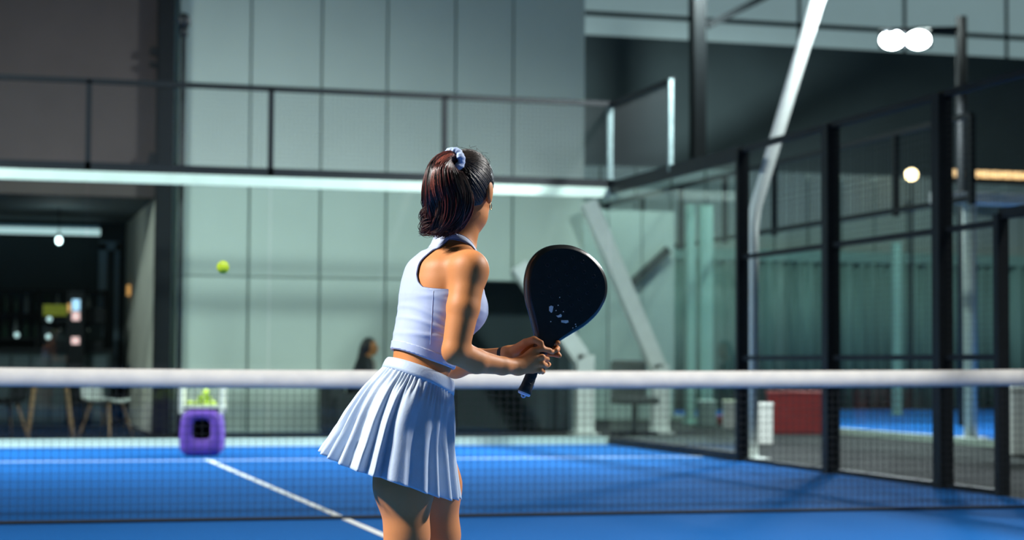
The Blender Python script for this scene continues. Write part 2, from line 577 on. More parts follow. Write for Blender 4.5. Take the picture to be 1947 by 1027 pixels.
def light_pole(x, y, label, lit=True):
    s = 1 if x > 0 else -1
    r = empty('light_pole', (x, y, 0))
    tag(r, label, 'light pole', 'bent white light poles of the court')
    MB().tube([(0, 0, 0), (0, 0, 2.30), (s * 0.03, 0, 2.5), (s * 0.68, 0, 4.55), (s * 1.22, 0, 6.0)], [0.055, 0.055, 0.06, 0.075, 0.075], 12).build('column', 'white_steel', r, True)
    MB().box(-0.14, 0.14, -0.14, 0.14, 0, 0.02).build('base_plate', 'white_steel', r)
    MB().bar((s * 1.30, -0.75, 6.0), (s * 1.30, 0.75, 6.0), 0.08, 0.08).build('crossarm', 'white_steel', r)
    for dy in (-0.42, 0.42):
        if y > 0:
            MB().box(s * 1.16 - 0.32, s * 1.16 + 0.32, dy + 0.26, dy + 0.275, 5.83, 6.10).build('added_shade_plate', 'black_steel', r)  # added plate that keeps lamp light off the upper hall wall
        h = empty('floodlight', (s * 1.16, dy, 5.93), 0, r)
        h.rotation_euler = (math.radians(24) if y > 0 else 0.0, s * math.radians(38), 0)
        MB().bevbox(-0.2, 0.2, -0.24, 0.24, 0.0, 0.09, 0.02).build('housing', 'black_steel', h)
        MB().box(-0.17, 0.17, -0.21, 0.21, -0.006, 0.0).build('lens', 'lamp_glow', h)
        ld = bpy.data.lights.new('flood', 'AREA')
        ld.shape = 'RECTANGLE'
        ld.size = 0.36
        ld.size_y = 0.44
        ld.energy = LAMP_WATTS / 2 * (1.4 if y > 0 else 1.0)
        ld.color = (0.86, 0.98, 1.0) if y > 0 else (1.0, 0.98, 0.94)
        ld.spread = math.radians(120)
        lo = bpy.data.objects.new('flood_light', ld)
        COL.objects.link(lo)
        lo.parent = h
        lo.location = (0, 0, -0.012)
    return r


light_pole(5.26, 6.33, 'white bent light pole leaning outward behind the black mesh by the corner')
light_pole(5.26, -4.7, 'white bent light pole at the near right of the court')
light_pole(-5.26, 6.33, 'white bent light pole at the far left of the court')
light_pole(-5.26, -5.6, 'white bent light pole at the near left of the court')
# ================================================================== BACKGROUND THINGS
# black steel column in front of the hall wall, with brackets
cx0 = on_y(295, 400, YW - 0.15)[0]
cx1 = on_y(326, 400, YW - 0.15)[0]
col = tag(empty('steel_column', ((cx0 + cx1) / 2, YW - 0.18, 0)), 'black steel column with brackets beside the panelled hall wall', 'column')
hw = (cx1 - cx0) / 2
MB().box(-hw, hw, -0.10, -0.085, 0, 13).box(-hw, hw, 0.085, 0.10, 0, 13).box(-0.012, 0.012, -0.085, 0.085, 0, 13).build('beam', 'black_steel', col)
for (py, dz) in ((100, 0.10), (125, 0.07), (305, 0.16)):
    z = on_y(290, py, YW - 0.2)[2]
    MB().bar((-hw, -0.04, z), (-hw - 0.10, -0.04, z + 0.02), 0.08, dz).build('bracket', 'black_steel', col)
# thin pole with a round head behind the court mesh
bp = on_y(346, 300, 10.25)
pol = tag(empty('camera_pole', (bp[0], 10.25, 0)), 'thin black pole with a round head above the mesh', 'pole')
zt = on_y(346, 45, 10.25)[2]
MB().tube([(0, 0, 0), (0, 0, zt)], 0.028, 10).build('pole', 'black_steel', pol, True)
MB().sphere((0, 0, zt + 0.03), 0.075, 16, 10, (1, 1, 1.25)).build('head', 'black_steel', pol, True)
MB().tube([(0, 0, zt - 0.14), (0, 0, zt - 0.05)], 0.045, 12).build('collar', 'black_steel', pol, True)

# ---- bent white props behind the glass


def prop(px0, py0, px1, py1, px2, wd, Y, label):
    a = on_y(px0, py0, Y)
    b = on_y(px1, py1, Y)
    c = on_y(px2, 815, Y)
    r = tag(empty('steel_prop', (c[0], Y, 0)), label, 'steel prop', 'white bent steel props outside the court')
    kx, kz = b[0] - c[0], b[2]
    tx, tz = a[0] - c[0], a[2]
    MB().box(-wd / 2, wd / 2, -0.09, 0.09, 0, kz - 0.02).build('upright', 'white_steel', r)
    MB().bar((kx, 0, kz - 0.06), (tx, 0, tz), 0.18, wd * 0.95).build('raker', 'white_steel', r)
    MB().box(-wd * 0.75, wd * 0.75, -0.16, 0.16, -0.012, 0.015).build('base_plate', 'white_steel', r)
    return r


prop(1118, 385, 1250, 690, 1254, 0.22, 13.6, 'white bent steel prop rising left from the glass corner')
prop(985, 505, 1104, 672, 1110, 0.24, 13.3, 'short white bent steel prop behind the racket')
# ---- lounge recess
YL = YW + 5.0


def xz(px, py, Y):
    p = on_y(px, py, Y)
    return p[0], p[2]


# ceiling tube light
x0, z0 = xz(-60, 425, YL - 0.3)
x1, _ = xz(190, 425, YL - 0.3)
tl_ = tag(empty('tube_light', ((x0 + x1) / 2, YL - 0.32, 0)), 'long cool tube light high on the lounge back wall', 'light')
hl = (x1 - x0) / 2
MB().box(-hl, hl, -0.02, 0.25, 2.90, 3.0).build('housing', 'blue_frame', tl_)
MB().tube([(-hl, -0.06, 2.90), (hl, -0.06, 2.90)], 0.05, 10).build('tube', 'tube_glow', tl_, True)
# pendant bulb
bx, bz = xz(112, 457, YW + 2.2)
pd = tag(empty('pendant_lamp', (bx, YW + 2.2, 0)), 'small bright pendant lamp hanging in the lounge', 'lamp')
MB().tube([(0, 0, bz), (0, 0, 3.07)], 0.006, 6).build('cord', 'black_steel', pd)
MB().sphere((0, 0, bz), 0.042, 14, 10, (1, 1, 1.3)).build('bulb', 'cool_glow', pd, True)
MB().lathe([(0.012, 0.05), (0.03, 0.09), (0.012, 0.12)], (0, 0, bz), 12).build('socket', 'black_steel', pd, True)
pl = bpy.data.lights.new('pendant', 'POINT')
pl.energy = 5
pl.color = (0.8, 0.95, 1)
pl.shadow_soft_size = 0.05
plo = bpy.data.objects.new('pendant_light', pl)
COL.objects.link(plo)
plo.parent = pd
plo.location = (0, -0.12, bz - 0.05)
# doorway with blue frame at the end of the lounge
dx0, _ = xz(188, 500, YL - 0.1)
dx1, _ = xz(226, 500, YL - 0.1)
dr = tag(empty('door_1', ((dx0 + dx1) / 2, YL - 0.08, 0)), 'pale blue framed door at the end of the lounge', kind='structure')
hw = (dx1 - dx0) / 2
MB().box(-hw, -hw + 0.12, -0.06, 0.06, 0, 2.75).build('door_frame', 'blue_frame', dr)
MB().box(hw - 0.06, hw, -0.06, 0.06, 0, 2.75).build('door_frame', 'blue_frame', dr)
MB().box(-hw, hw, -0.06, 0.06, 2.65, 2.78).build('door_frame', 'blue_frame', dr)
MB().box(-hw + 0.12, hw - 0.06, 0.0, 0.04, 0, 2.65).build('door_leaf', 'lounge_wall', dr)
# bar counter with back shelf
YB = YW + 3.4
c0, _ = xz(-60, 650, YB)
c1, _ = xz(210, 650, YB)
bar = tag(empty('bar_counter', ((c0 + c1) / 2, YB, 0)), 'dark bar counter at the back of the lounge', 'counter')
hw = (c1 - c0) / 2
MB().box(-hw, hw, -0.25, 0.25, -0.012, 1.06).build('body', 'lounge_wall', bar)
MB().bevbox(-hw - 0.04, hw + 0.04, -0.30, 0.30, 1.06, 1.11, 0.01).build('worktop', 'black_steel', bar)
for k in range(7):
    x = -hw + 0.05 + k * (2 * hw - 0.1) / 7
    MB().box(x + 0.02, x + (2 * hw - 0.1) / 7 - 0.02, -0.262, -0.25, 0.06, 1.0).build('front_panel', 'dark_wall', bar)
sh = tag(empty('bottle_shelf', ((c0 + c1) / 2, YL - 0.25, 0)), 'dark wall shelf rack behind the bar', 'shelf')
for z in (1.25, 1.62, 1.98):
    MB().box(-hw, hw, -0.14, 0.2, z, z + 0.03).build('shelf_board', 'black_steel', sh)
for x in (-hw, 0, hw):
    MB().box(x - 0.02, x + 0.02, -0.14, 0.2, -0.012, 2.02).build('side_panel', 'black_steel', sh)
btm = MB().lathe([(0.034, 0), (0.036, 0.01), (0.036, 0.17), (0.014, 0.23), (0.013, 0.29), (0.015, 0.30)], (0, 0, 0), 12)
bme = mesh_of('bottle', btm.v, btm.f)
bme.materials.append(MATS['bottle_green'])
bme2 = bme.copy()
bme2.materials.clear()
bme2.materials.append(MATS['bottle_clear'])
for k in range(22):
    o = link('bottle', bme if k % 3 else bme2, None)
    zrow = (1.28, 1.65)[k // 11]
    o.location = ((c0 + c1) / 2 - hw + 0.22 + (k % 11) * (2 * hw - 0.4) / 10.5, YL - 0.27, zrow)
    o.data.polygons.foreach_set('use_smooth', [True] * len(o.data.polygons))
    tag(o, ('dark green' if k % 3 else 'clear') + ' bottle standing on the %s board of the lounge shelf' % ('lower', 'middle')[k // 11], 'bottle', 'bottles behind the bar')
# coffee machine, sign, drinks fridge and small lights on the counter
mx, mz = xz(140, 560, YB)
cm = tag(empty('coffee_machine', (mx, YB, 1.11)), 'black coffee machine on the bar counter', 'coffee machine')
MB().bevbox(-0.42, 0.42, -0.22, 0.22, 0.0, 0.12, 0.015).build('base', 'black_steel', cm)
MB().bevbox(-0.45, 0.45, -0.22, 0.24, 0.36, 0.60, 0.03).build('head', 'black_steel', cm)
MB().bevbox(-0.42, 0.42, 0.02, 0.22, 0.12, 0.36, 0.01).build('back_panel', 'lounge_wall', cm)
for x in (-0.2, 0.2):
    MB().tube([(x, -0.1, 0.36), (x, -0.1, 0.28), (x, -0.22, 0.27)], 0.025, 10).build('group_head', 'silver', cm, True)
x, z = xz(105, 590, YB - 0.3)
sg = tag(empty('counter_sign', (x, YB - 0.27, 0)), 'yellow board on the front of the bar counter', 'sign')
MB().box(-0.17, 0.17, -0.035, -0.005, z - 0.08, z + 0.08).build('board', 'yellow_sign', sg)
MB().box(-0.18, 0.18, -0.005, 0.01, z - 0.09, z + 0.09).build('frame', 'black_steel', sg)
x, z = xz(144, 592, YB - 0.5)
sc_ = tag(empty('drinks_display', (x, YB - 0.45, -0.012)), 'slim lit drinks display in front of the bar', 'display')
MB().bevbox(-0.12, 0.12, -0.1, 0.1, 0, z + 0.30, 0.01).build('body', 'black_steel', sc_)
MB().box(-0.055, 0.055, -0.112, -0.10, z + 0.02, z + 0.18).build('screen_panel', 'screen_blue', sc_)
MB().box(-0.055, 0.055, -0.112, -0.10, z - 0.12, z + 0.0).build('screen_panel', 'screen_pink', sc_)
MB().box(-0.055, 0.055, -0.112, -0.10, z - 0.46, z - 0.36).build('screen_panel', 'screen_pink', sc_)
MB().box(-0.115, -0.075, -0.112, -0.10, z + 0.0, z + 0.12).build('screen_panel', 'orange_glow', sc_)
for i, (px, py) in enumerate(((94, 607), (92, 640), (32, 637))):
    x, z = xz(px, py, YB - 0.32)
    o = tag(empty('spot_lamp', (x, YB - 0.262, z)), ['small upper spot lamp on the bar front', 'small lower spot lamp on the bar front beside the display', 'small spot lamp at the left of the bar front'][i], 'lamp', 'spot lamps on the bar front')
    MB().tube([(0, 0, 0), (0, -0.03, 0)], 0.05, 14).build('housing', 'black_steel', o)
    MB().sphere((0, -0.03, 0), 0.038, 12, 8, (1, 0.4, 1)).build('lens', 'tube_glow', o, True)
x, z = xz(233, 552, YW + 4.0)
o = tag(MB().bevbox(0.035, 0.08, YW + 3.95, YW + 4.10, z - 0.08, z + 0.08, 0.01).build('wall_light', 'orange_glow'), 'small orange wall light on the cream return wall', 'light')

# table and chairs with wooden legs by the glass


def leg_thing(name, label, cat, x, y, ztop_, legs, rad, group=None):
    r = tag(empty(name, (x, y, -0.012)), label, cat, group)
    for (dx, dy, ux, uy) in legs:
        MB().tube([(dx, dy, 0), (ux, uy, ztop_)], [rad * 0.7, rad], 10).build('leg', 'wood_leg', r, True)
    return r


p = on_z(96, 831)
tb_ = leg_thing('cafe_table', 'cafe table with splayed wooden legs behind the glass', 'table', p[0], 13.0, 0.72,
                [(-0.27, -0.2, -0.19, -0.13), (0.27, -0.2, 0.17, -0.13), (-0.27, 0.25, -0.19, 0.16), (0.27, 0.25, 0.17, 0.16)], 0.026)
MB().lathe([(0.29, 0.72), (0.31, 0.73), (0.31, 0.745), (0.29, 0.75)], (0, 0, 0), 28).build('table_top', 'dark_fabric', tb_, True)


def shell_chair(x, y, rz, m, label):
    r = leg_thing('shell_chair', label, 'chair', x, y, 0.43, [(sx * 0.25, sy * 0.23, sx * 0.14, sy * 0.13) for sx in (-1, 1) for sy in (-1, 1)], 0.02, 'shell chairs by the glass')
    r.rotation_euler.z = rz
    bm = bmesh.new()
    nu, nv = 14, 16
    grid = []
    for i in range(nv + 1):
        t = i / nv
        row = []
        for j in range(nu + 1):
            s = (j / nu - 0.5) * 2
            if t < 0.5:
                y_ = -0.21 + 0.42 * (t / 0.5)
                z_ = 0.44 + 0.05 * s * s - 0.02 * math.sin(t * 2 * PI)
            else:
                q = (t - 0.5) / 0.5
                y_ = 0.21 + 0.07 * q - 0.05 * s * s * q
                z_ = 0.44 + 0.37 * q + 0.05 * s * s * (1 - q)
            wd = 0.23 * (1 - 0.25 * max(0, (t - 0.75) / 0.25) ** 2)
            row.append(bm.verts.new((s * wd, y_, z_)))
        grid.append(row)
    for i in range(nv):
        for j in range(nu):
            bm.faces.new((grid[i][j], grid[i][j + 1], grid[i + 1][j + 1], grid[i + 1][j]))
    me = bpy.data.meshes.new('shell')
    bm.to_mesh(me)
    bm.free()
    o = link('shell', me, m, r, True)
    q = o.modifiers.new('solid', 'SOLIDIFY')
    q.thickness = 0.015
    return r


p = on_z(200, 830)
shell_chair(p[0] + 0.02, 13.15, 0.9, 'white_plastic', 'white shell chair with wooden legs beside the cafe table')
p = on_z(4, 830)
shell_chair(p[0], 13.3, -1.2, 'dark_fabric', 'dark shell chair with wooden legs at the left of the table')

# ---- seated spectator in a dark armchair (behind the net and the glass)
p = on_z(694, 832)
PX, PY = p[0], 12.35
arm = tag(empty('armchair', (PX, PY, -0.012)), 'dark low armchair the spectator sits in', 'armchair')
MB().bevbox(-0.42, 0.36, -0.36, 0.36, 0.05, 0.40, 0.06).build('seat', 'dark_fabric', arm, True)
MB().bevbox(-0.52, -0.30, -0.36, 0.36, 0.05, 0.78, 0.07).build('backrest', 'dark_fabric', arm, True)
for s in (-1, 1):
    MB().bevbox(-0.44, 0.34, s * 0.37 - 0.07, s * 0.37 + 0.07, 0.05, 0.56, 0.05).build('armrest', 'dark_fabric', arm, True)
    for x in (-0.36, 0.28):
        MB().tube([(x, s * 0.3, 0), (x, s * 0.3, 0.06)], 0.02, 8).build('foot', 'black_steel', arm)

# ---- boxes and bins outside the side mesh


def bin_box(name, label, cat, px0, px1, pyt, pyb, m, depth=0.35, lid=None, group=None):
    a_ = on_z(px0, pyb, -0.012)
    F_ = (a_ - CAM) @ _fw
    b_ = at(px1, pyb, F_)
    zt_ = at(px0, pyt, F_)[2]
    wd_ = np.linalg.norm((b_ - a_)[:2])
    r = tag(empty(name, (*((a_ + b_) / 2)[:2], -0.012), -YAW), label, cat, group)
    MB().bevbox(-wd_ / 2, wd_ / 2, 0, depth, 0, zt_ * 0.96, 0.02).build('body', m, r)
    MB().bevbox(-wd_ / 2 - 0.008, wd_ / 2 + 0.008, -0.01, depth + 0.01, zt_ * 0.93, zt_ + 0.012, 0.012).build('lid', lid or m, r)
    return r


bin_box('white_bin', 'white upright bin outside the mesh in front of the red box', 'bin', 1432, 1470, 766, 846, 'white_plastic', 0.3)
rb_ = bin_box('red_crate', 'large red box between two black mesh posts', 'box', 1462, 1572, 744, 825, 'red_paint', 0.30)
bin_box('cream_bin', 'small cream bin left of the black glass post', 'bin', 1377, 1403, 762, 815, 'white_plastic', 0.25, 'cream_plastic')
bin_box('low_cabinet', 'low grey green cabinet near the white prop', 'cabinet', 1330, 1362, 762, 812, 'partition', 0.4)
bin_box('pale_box', 'tall pale box at the right edge beyond the door post', 'box', 1924, 1992, 735, 866, 'white_plastic', 0.4)
bin_box('red_drum', 'low red box behind the cream bin', 'box', 1366, 1412, 792, 808, 'red_paint', 0.3)
# dark chair standing near the long prop
p = on_z(1188, 826)
ch = tag(empty('office_chair', (p[0], 12.6, -0.012)), 'black high back chair between the white props', 'chair')
MB().bevbox(-0.27, 0.27, -0.25, 0.25, 0.42, 0.52, 0.04).build('seat', 'dark_fabric', ch, True)
MB().bevbox(-0.25, 0.25, 0.2, 0.30, 0.48, 1.0, 0.05).build('backrest', 'dark_fabric', ch, True)
MB().tube([(0, 0, 0.06), (0, 0, 0.43)], 0.04, 10).build('stem', 'black_steel', ch)
for k in range(5):
    a_ = 2 * PI * k / 5
    MB().bar((0, 0, 0.07), (0.3 * math.cos(a_), 0.3 * math.sin(a_), 0.045), 0.05, 0.03).build('leg', 'black_steel', ch)
    MB().sphere((0.3 * math.cos(a_), 0.3 * math.sin(a_), 0.028), 0.028, 10, 8).build('castor', 'black_steel', ch)

# ---- neighbouring court on the right
XN = 9.5
nc = tag(MB().box(XN, XN + 10, 6.0, 26.0, -0.011, 0.0).build('floor_neighbour', 'turf'), 'blue turf of the neighbouring court', kind='structure')
wnb = tag(empty('wall_neighbour', (XN, 0, 0)), 'glass and mesh side of the neighbouring court', kind='structure')
MB().box(-0.14, 0.0, 6.0, 26.0, -0.012, 0.07).build('kerb', 'pale_channel', wnb)
gp = MB().box(0.0, 0.012, 0.01, 1.99, 0.10, 2.95)
gme3 = mesh_of('glass_panel', gp.v, gp.f)
mg = wire_grid(0.03, 1.97, 3.0, 3.98, 0.10, 0.004, 'y', 0.0)
mme3 = mesh_of('mesh_panel', mg.v, mg.f)
for k in range(8):
    o = link('glass_panel', gme3, 'clear_glass' if k == 0 else None, wnb)
    o.location.y = 9.6 + 2 * k
    o = link('mesh_panel', mme3, 'black_wire' if k == 0 else None, wnb)
    o.location.y = 9.6 + 2 * k
    o['kind'] = 'stuff'
for k in range(9):
    y = 9.6 + 2 * k
    MB().box(-0.035, 0.035, y - 0.035, y + 0.035, 2.9, 4.0).build('post', 'black_steel', wnb)
for z in (2.98, 4.0):
    MB().box(-0.03, 0.03, 9.6, 25.6, z - 0.035, z + 0.035).build('rail', 'black_steel', wnb)
# teal curtain at the far end of the neighbouring court
YC = 27.0
cu = MB()
xa, xb = 6.3, 22.0
nn = 420
v = []
for i in range(nn + 1):
    x = xa + (xb - xa) * i / nn
    w_ = 0.09 * math.sin(i * 0.85 + 1.3 * math.sin(i * 0.11)) + 0.04 * math.sin(i * 0.31)
    v += [(x, w_, 0.0), (x, w_ * 0.8, 3.18)]
cu.add(v, [(2 * i, 2 * i + 2, 2 * i + 3, 2 * i + 1) for i in range(nn)])
cr = tag(empty('curtain', ((xa + xb) / 2, YC, 0)), 'teal pleated curtain across the end of the neighbouring court', 'curtain')
o = cu.build('drape', 'teal_curtain', cr, True)
o.location.x = -(xa + xb) / 2
q = o.modifiers.new('solid', 'SOLIDIFY')
q.thickness = 0.01
MB().box(-(xb - xa) / 2, (xb - xa) / 2, -0.06, 0.06, 3.18, 3.42).build('pelmet', 'teal_post', cr)
we = tag(empty('wall_end', (0, YC + 0.35, 0)), 'pale ribbed cladding above the teal curtain', kind='structure')
for k in range(40):
    x = 6.2 + k * 0.40
    MB().box(x + 0.015, x + 0.385, 0.0 if k % 2 else 0.06, 0.14, 3.3, 5.15).build('cladding_strip', 'partition', we)
MB().box(6.2, 22.2, 0.14, 0.2, 0, 5.2).build('backing', 'dark_wall', we)
for i, (px, wd) in enumerate(((1312, 0.13), (1342, 0.2), (1705, 0.14))):
    Yp = (17.4, 17.4, 22.0)[i]
    p = on_y(px, 700, Yp)
    r = tag(empty('teal_post', (p[0], Yp, -0.012)), ['slim pale teal post at the left of the pair by the partition', 'broad pale teal post at the right of the pair by the partition', 'pale teal post in the neighbouring court'][i], 'post')
    zt_ = (3.5, 3.5, 3.3)[i]
    MB().box(-wd / 2, wd / 2, -0.06, 0.06, 0.02, zt_).build('shaft', 'teal_post', r)
    MB().box(-wd * 0.8, wd * 0.8, -0.1, 0.1, 0, 0.03).build('base_plate', 'teal_post', r)
# white round pillar by the kerb
p = on_z(1862, 838)
wpz = tag(empty('white_pillar', (p[0] - 0.12, p[1], -0.012)), 'white round pillar with a flange beyond the court door', 'pillar')
MB().tube([(0, 0, 0), (0, 0, 3.0)], 0.085, 16).build('shaft', 'white_steel', wpz, True)
MB().bevbox(-0.17, 0.17, -0.17, 0.17, 0, 0.06, 0.01).build('flange', 'white_steel', wpz)
MB().bevbox(-0.5, 1.6, -0.12, 0.12, 3.0, 3.14, 0.01).build('beam', 'white_steel', wpz)

# ---- tall neighbour floodlight mast
lp = at(1720, 74, 30.0)
mp_ = at(1828, 60, 30.3)
ms = tag(empty('flood_mast', (mp_[0], mp_[1], -0.012)), 'dark mast with a bright twin floodlight over the neighbouring court', 'floodlight')
MB().tube([(0, 0, 0), (0, 0, mp_[2] + 0.25)], 0.09, 12).build('mast', 'black_steel', ms, True)
MB().bar((0, 0, mp_[2] + 0.05), (lp[0] - mp_[0] - 0.35, lp[1] - mp_[1], lp[2] + 0.12), 0.08, 0.08).build('arm', 'black_steel', ms)
vd = np.array([CAM[0] - lp[0], CAM[1] - lp[1]])
vd /= np.linalg.norm(vd)
for k, px in enumerate((1696, 1746)):
    q = at(px, 74, 30.0)
    h = empty('lamp_head', (q[0] - mp_[0], q[1] - mp_[1], q[2]), math.atan2(vd[1], vd[0]) + PI / 2, ms)
    h.rotation_euler.x = 0.45
    MB().bevbox(-0.20, 0.20, 0.0, 0.10, -0.15, 0.15, 0.02).build('housing', 'black_steel', h)
    MB().sphere((0, -0.01, 0), 0.185, 24, 12, (1.0, 0.12, 0.80)).build('lens', 'lamp_glow', h, True)
    ld = bpy.data.lights.new('mast_flood', 'AREA')
    ld.shape = 'RECTANGLE'
    ld.size = 0.3
    ld.size_y = 0.22
    ld.energy = 600
    ld.color = (0.82, 0.95, 1.0)
    lo = bpy.data.objects.new('mast_flood_light', ld)
    COL.objects.link(lo)
    lo.parent = h
    lo.location = (0, -0.06, 0)
    lo.rotation_euler = (math.radians(-90), 0, 0)

# ---- added fill lamps out of view, brightening the partition, curtain and far wall


def add_fill_lamp(x, y, z, watts, label):
    r = tag(empty('added_fill_lamp', (x, y, z)), label, 'lamp', 'added fill lamps out of view')
    MB().lathe([(0.28, 0.0), (0.30, 0.02), (0.14, 0.22), (0.10, 0.26), (0.10, 0.42), (0.03, 0.45)], (0, 0, 0), 24).build('shade', 'black_steel', r, True)
    MB().lathe([(0.25, -0.012), (0.25, -0.002)], (0, 0, 0), 24).build('lens', 'lamp_glow', r)
    MB().tube([(0, 0, 0.45), (0, 0, 3.0)], 0.012, 6).build('cable', 'black_steel', r)
    ld = bpy.data.lights.new('bay', 'AREA')
    ld.shape = 'DISK'
    ld.size = 0.5
    ld.energy = watts
    ld.color = (0.80, 0.96, 0.94)
    lo = bpy.data.objects.new('added_fill_light', ld)
    COL.objects.link(lo)
    lo.parent = r
    lo.location = (0, 0, -0.02)


add_fill_lamp(8.4, 16.6, 7.5, 420, 'added unseen fill lamp hanging above the gap behind the glass corner')
add_fill_lamp(13.5, 18.0, 9.5, 650, 'added unseen fill lamp hanging above the neighbouring court')
add_fill_lamp(14.0, 28.6, 10.0, 420, 'added unseen fill lamp hanging by the far wall')

# ---- dark roof column and rakers under the clerestory
YR = 30.0
cxr = on_y(1327, 200, YR)[0]
rc = tag(empty('roof_column', (cxr, YR, -0.012)), 'black roof column with a diagonal brace under the clerestory', 'column')
MB().box(-0.15, 0.15, -0.15, 0.15, 0, 16).build('shaft', 'black_steel', rc)
a_ = on_y(1345, 48, YR)
b_ = on_y(1480, -20, YR)
MB().bar((a_[0] - cxr, 0, a_[2]), (b_[0] - cxr, 0, b_[2]), 0.12, 0.16).build('brace', 'black_steel', rc)

# ---- warm lights on the far side
YG = 26.2
gb = on_y(1733, 331, YG)
gl_ = tag(empty('globe_lamp', (gb[0], YG, -0.012)), 'glowing warm globe lamp far behind the mesh', 'lamp')
MB().sphere((0, 0, gb[2]), 0.13, 14, 10).build('globe', 'bulb_glow', gl_, True)
MB().tube([(0, 0, 0), (0, 0, gb[2] - 0.1)], 0.03, 8).build('stand', 'black_steel', gl_)
s0 = on_y(1803, 329, YG)
s1 = on_y(1990, 336, YG)
fe = tag(empty('festoon_lights', (s0[0], YG, s0[2])), 'row of warm orange strip lights on the far wall', 'lights')
nS = 9
for k in range(nS):
    a_ = k / nS * (s1[0] - s0[0])
    b_ = (k + 0.86) / nS * (s1[0] - s0[0])
    z_ = (s1[2] - s0[2]) * k / nS
    MB().bevbox(a_, b_, -0.04, 0.04, z_ - 0.075, z_ + 0.075, 0.02).build('strip_light', 'warm_glow', fe)
MB().box(-0.1, s1[0] - s0[0], 0.05, 0.12, -0.2, 0.1).build('bracket_rail', 'black_steel', fe)
MB().box(0.3, 0.36, 0.0, 0.1, -s0[2] - 0.012, -0.2).box(s1[0] - s0[0] - 0.36, s1[0] - s0[0] - 0.3, 0.0, 0.1, -s0[2] - 0.012, -0.2).build('bracket_post', 'black_steel', fe)

# ================================================================== BALLS


def ball_mesh(r=0.033):
    b = MB().sphere((0, 0, 0), r, 24, 16)
    return mesh_of('tennis_ball', b.v, b.f)


bm_ = ball_mesh()
bm_.polygons.foreach_set('use_smooth', [True] * len(bm_.polygons))
bm_.materials.append(MATS['ball_felt'])
sm_ = MB().tube([(0.0338 * math.cos(t) * math.cos(0.42 * math.sin(2 * t)), 0.0338 * math.sin(t) * math.cos(0.42 * math.sin(2 * t)), 0.0338 * math.sin(0.42 * math.sin(2 * t))) for t in np.linspace(0, 2 * PI, 49)], 0.0011, 5)
seam_me = mesh_of('seam', sm_.v, sm_.f)
seam_me.materials.append(MATS['ball_seam'])


def ball(p, label, group=None):
    o = link('tennis_ball', bm_, None)
    o.location = [float(x) for x in p]
    o.rotation_euler = (random.random() * 3, random.random() * 3, random.random() * 3)
    link('seam', seam_me, None, o)
    return tag(o, label, 'ball', group)


ball(at(424, 508, 9.9), 'yellow ball flying in front of the pale panelled wall')

# ================================================================== PURPLE BALL CART
p = on_z(388, 868)
bk = tag(empty('ball_cart', (p[0], p[1] + 0.16, 0.0), -0.22), 'purple ball cart with a square opening standing on the centre line', 'ball cart')
# hollow rounded block: a square tube with thick walls, open towards the viewer
outer, inner = [], []
NS = 48


def sq(a, hw_, hh_, e=5.0):
    c, s = math.cos(a), math.sin(a)
    k = (abs(c / hw_) ** e + abs(s / hh_) ** e) ** (-1 / e)
    return k * c, k * s


vv, ff = [], []
lay = [(-0.17, 0.170, 0.200, 0), (-0.20, 0.205, 0.225, 0), (-0.15, 0.212, 0.232, 0), (0.15, 0.212, 0.232, 0), (0.19, 0.195, 0.215, 0)]
prof_ = [(-0.19, 0.088, 0.098, 4), (-0.205, 0.105, 0.115, 4), (-0.205, 0.175, 0.195, 5), (-0.185, 0.205, 0.222, 5), (-0.12, 0.212, 0.230, 5), (0.12, 0.212, 0.230, 5), (0.185, 0.205, 0.222, 5), (0.2, 0.17, 0.19, 5)]
for (y, hw_, hh_, e) in prof_:
    for k in range(NS):
        x, z = sq(2 * PI * k / NS, hw_, hh_, e)
        if hw_ < 0.15:
            z += 0.035
            x += 0.012
        vv.append((x * (1 - 0.10 * (z > 0) * z / 0.23), y, z + 0.232))
for i in range(len(prof_) - 1):
    for k in range(NS):
        ff.append((i * NS + k, i * NS + (k + 1) % NS, (i + 1) * NS + (k + 1) % NS, (i + 1) * NS + k))
ff.append(tuple((len(prof_) - 1) * NS + k for k in range(NS)))
MB().add(vv, ff).build('body', 'purple_foam', bk, True)
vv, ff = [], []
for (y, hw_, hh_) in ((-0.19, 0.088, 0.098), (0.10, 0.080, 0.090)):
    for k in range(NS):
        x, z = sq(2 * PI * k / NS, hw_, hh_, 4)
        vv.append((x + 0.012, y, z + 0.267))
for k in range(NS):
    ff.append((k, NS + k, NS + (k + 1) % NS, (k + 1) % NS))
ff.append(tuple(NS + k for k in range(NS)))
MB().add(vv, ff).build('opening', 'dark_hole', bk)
for (x, y) in ((-0.2, -0.15), (0.2, -0.15), (0.2, 0.15), (-0.2, 0.15)):
    MB().bevbox(x - 0.018, x + 0.018, y - 0.018, y + 0.018, 0.42, 0.72, 0.005).build('basket_post', 'cream_plastic', bk)
MB().box(-0.2, 0.2, -0.15, 0.15, 0.462, 0.475).build('basket_floor', 'dark_fabric', bk)
for (a_, b_) in (((-0.2, -0.15), (0.2, -0.15)), ((0.2, -0.15), (0.2, 0.15)), ((0.2, 0.15), (-0.2, 0.15)), ((-0.2, 0.15), (-0.2, -0.15))):
    MB().bar((*a_, 0.71), (*b_, 0.71), 0.03, 0.03).build('basket_rim', 'cream_plastic', bk)
    MB().bar((*a_, 0.49), (*b_, 0.49), 0.02, 0.03).build('basket_rim', 'cream_plastic', bk)
    for k in range(1, 7):
        t_ = k / 7
        x, y = a_[0] + (b_[0] - a_[0]) * t_, a_[1] + (b_[1] - a_[1]) * t_
        MB().tube([(x, y, 0.49), (x, y, 0.71)], 0.003, 5).build('basket_wire', 'cream_plastic', bk)
cr_, sr_ = math.cos(-0.22), math.sin(-0.22)
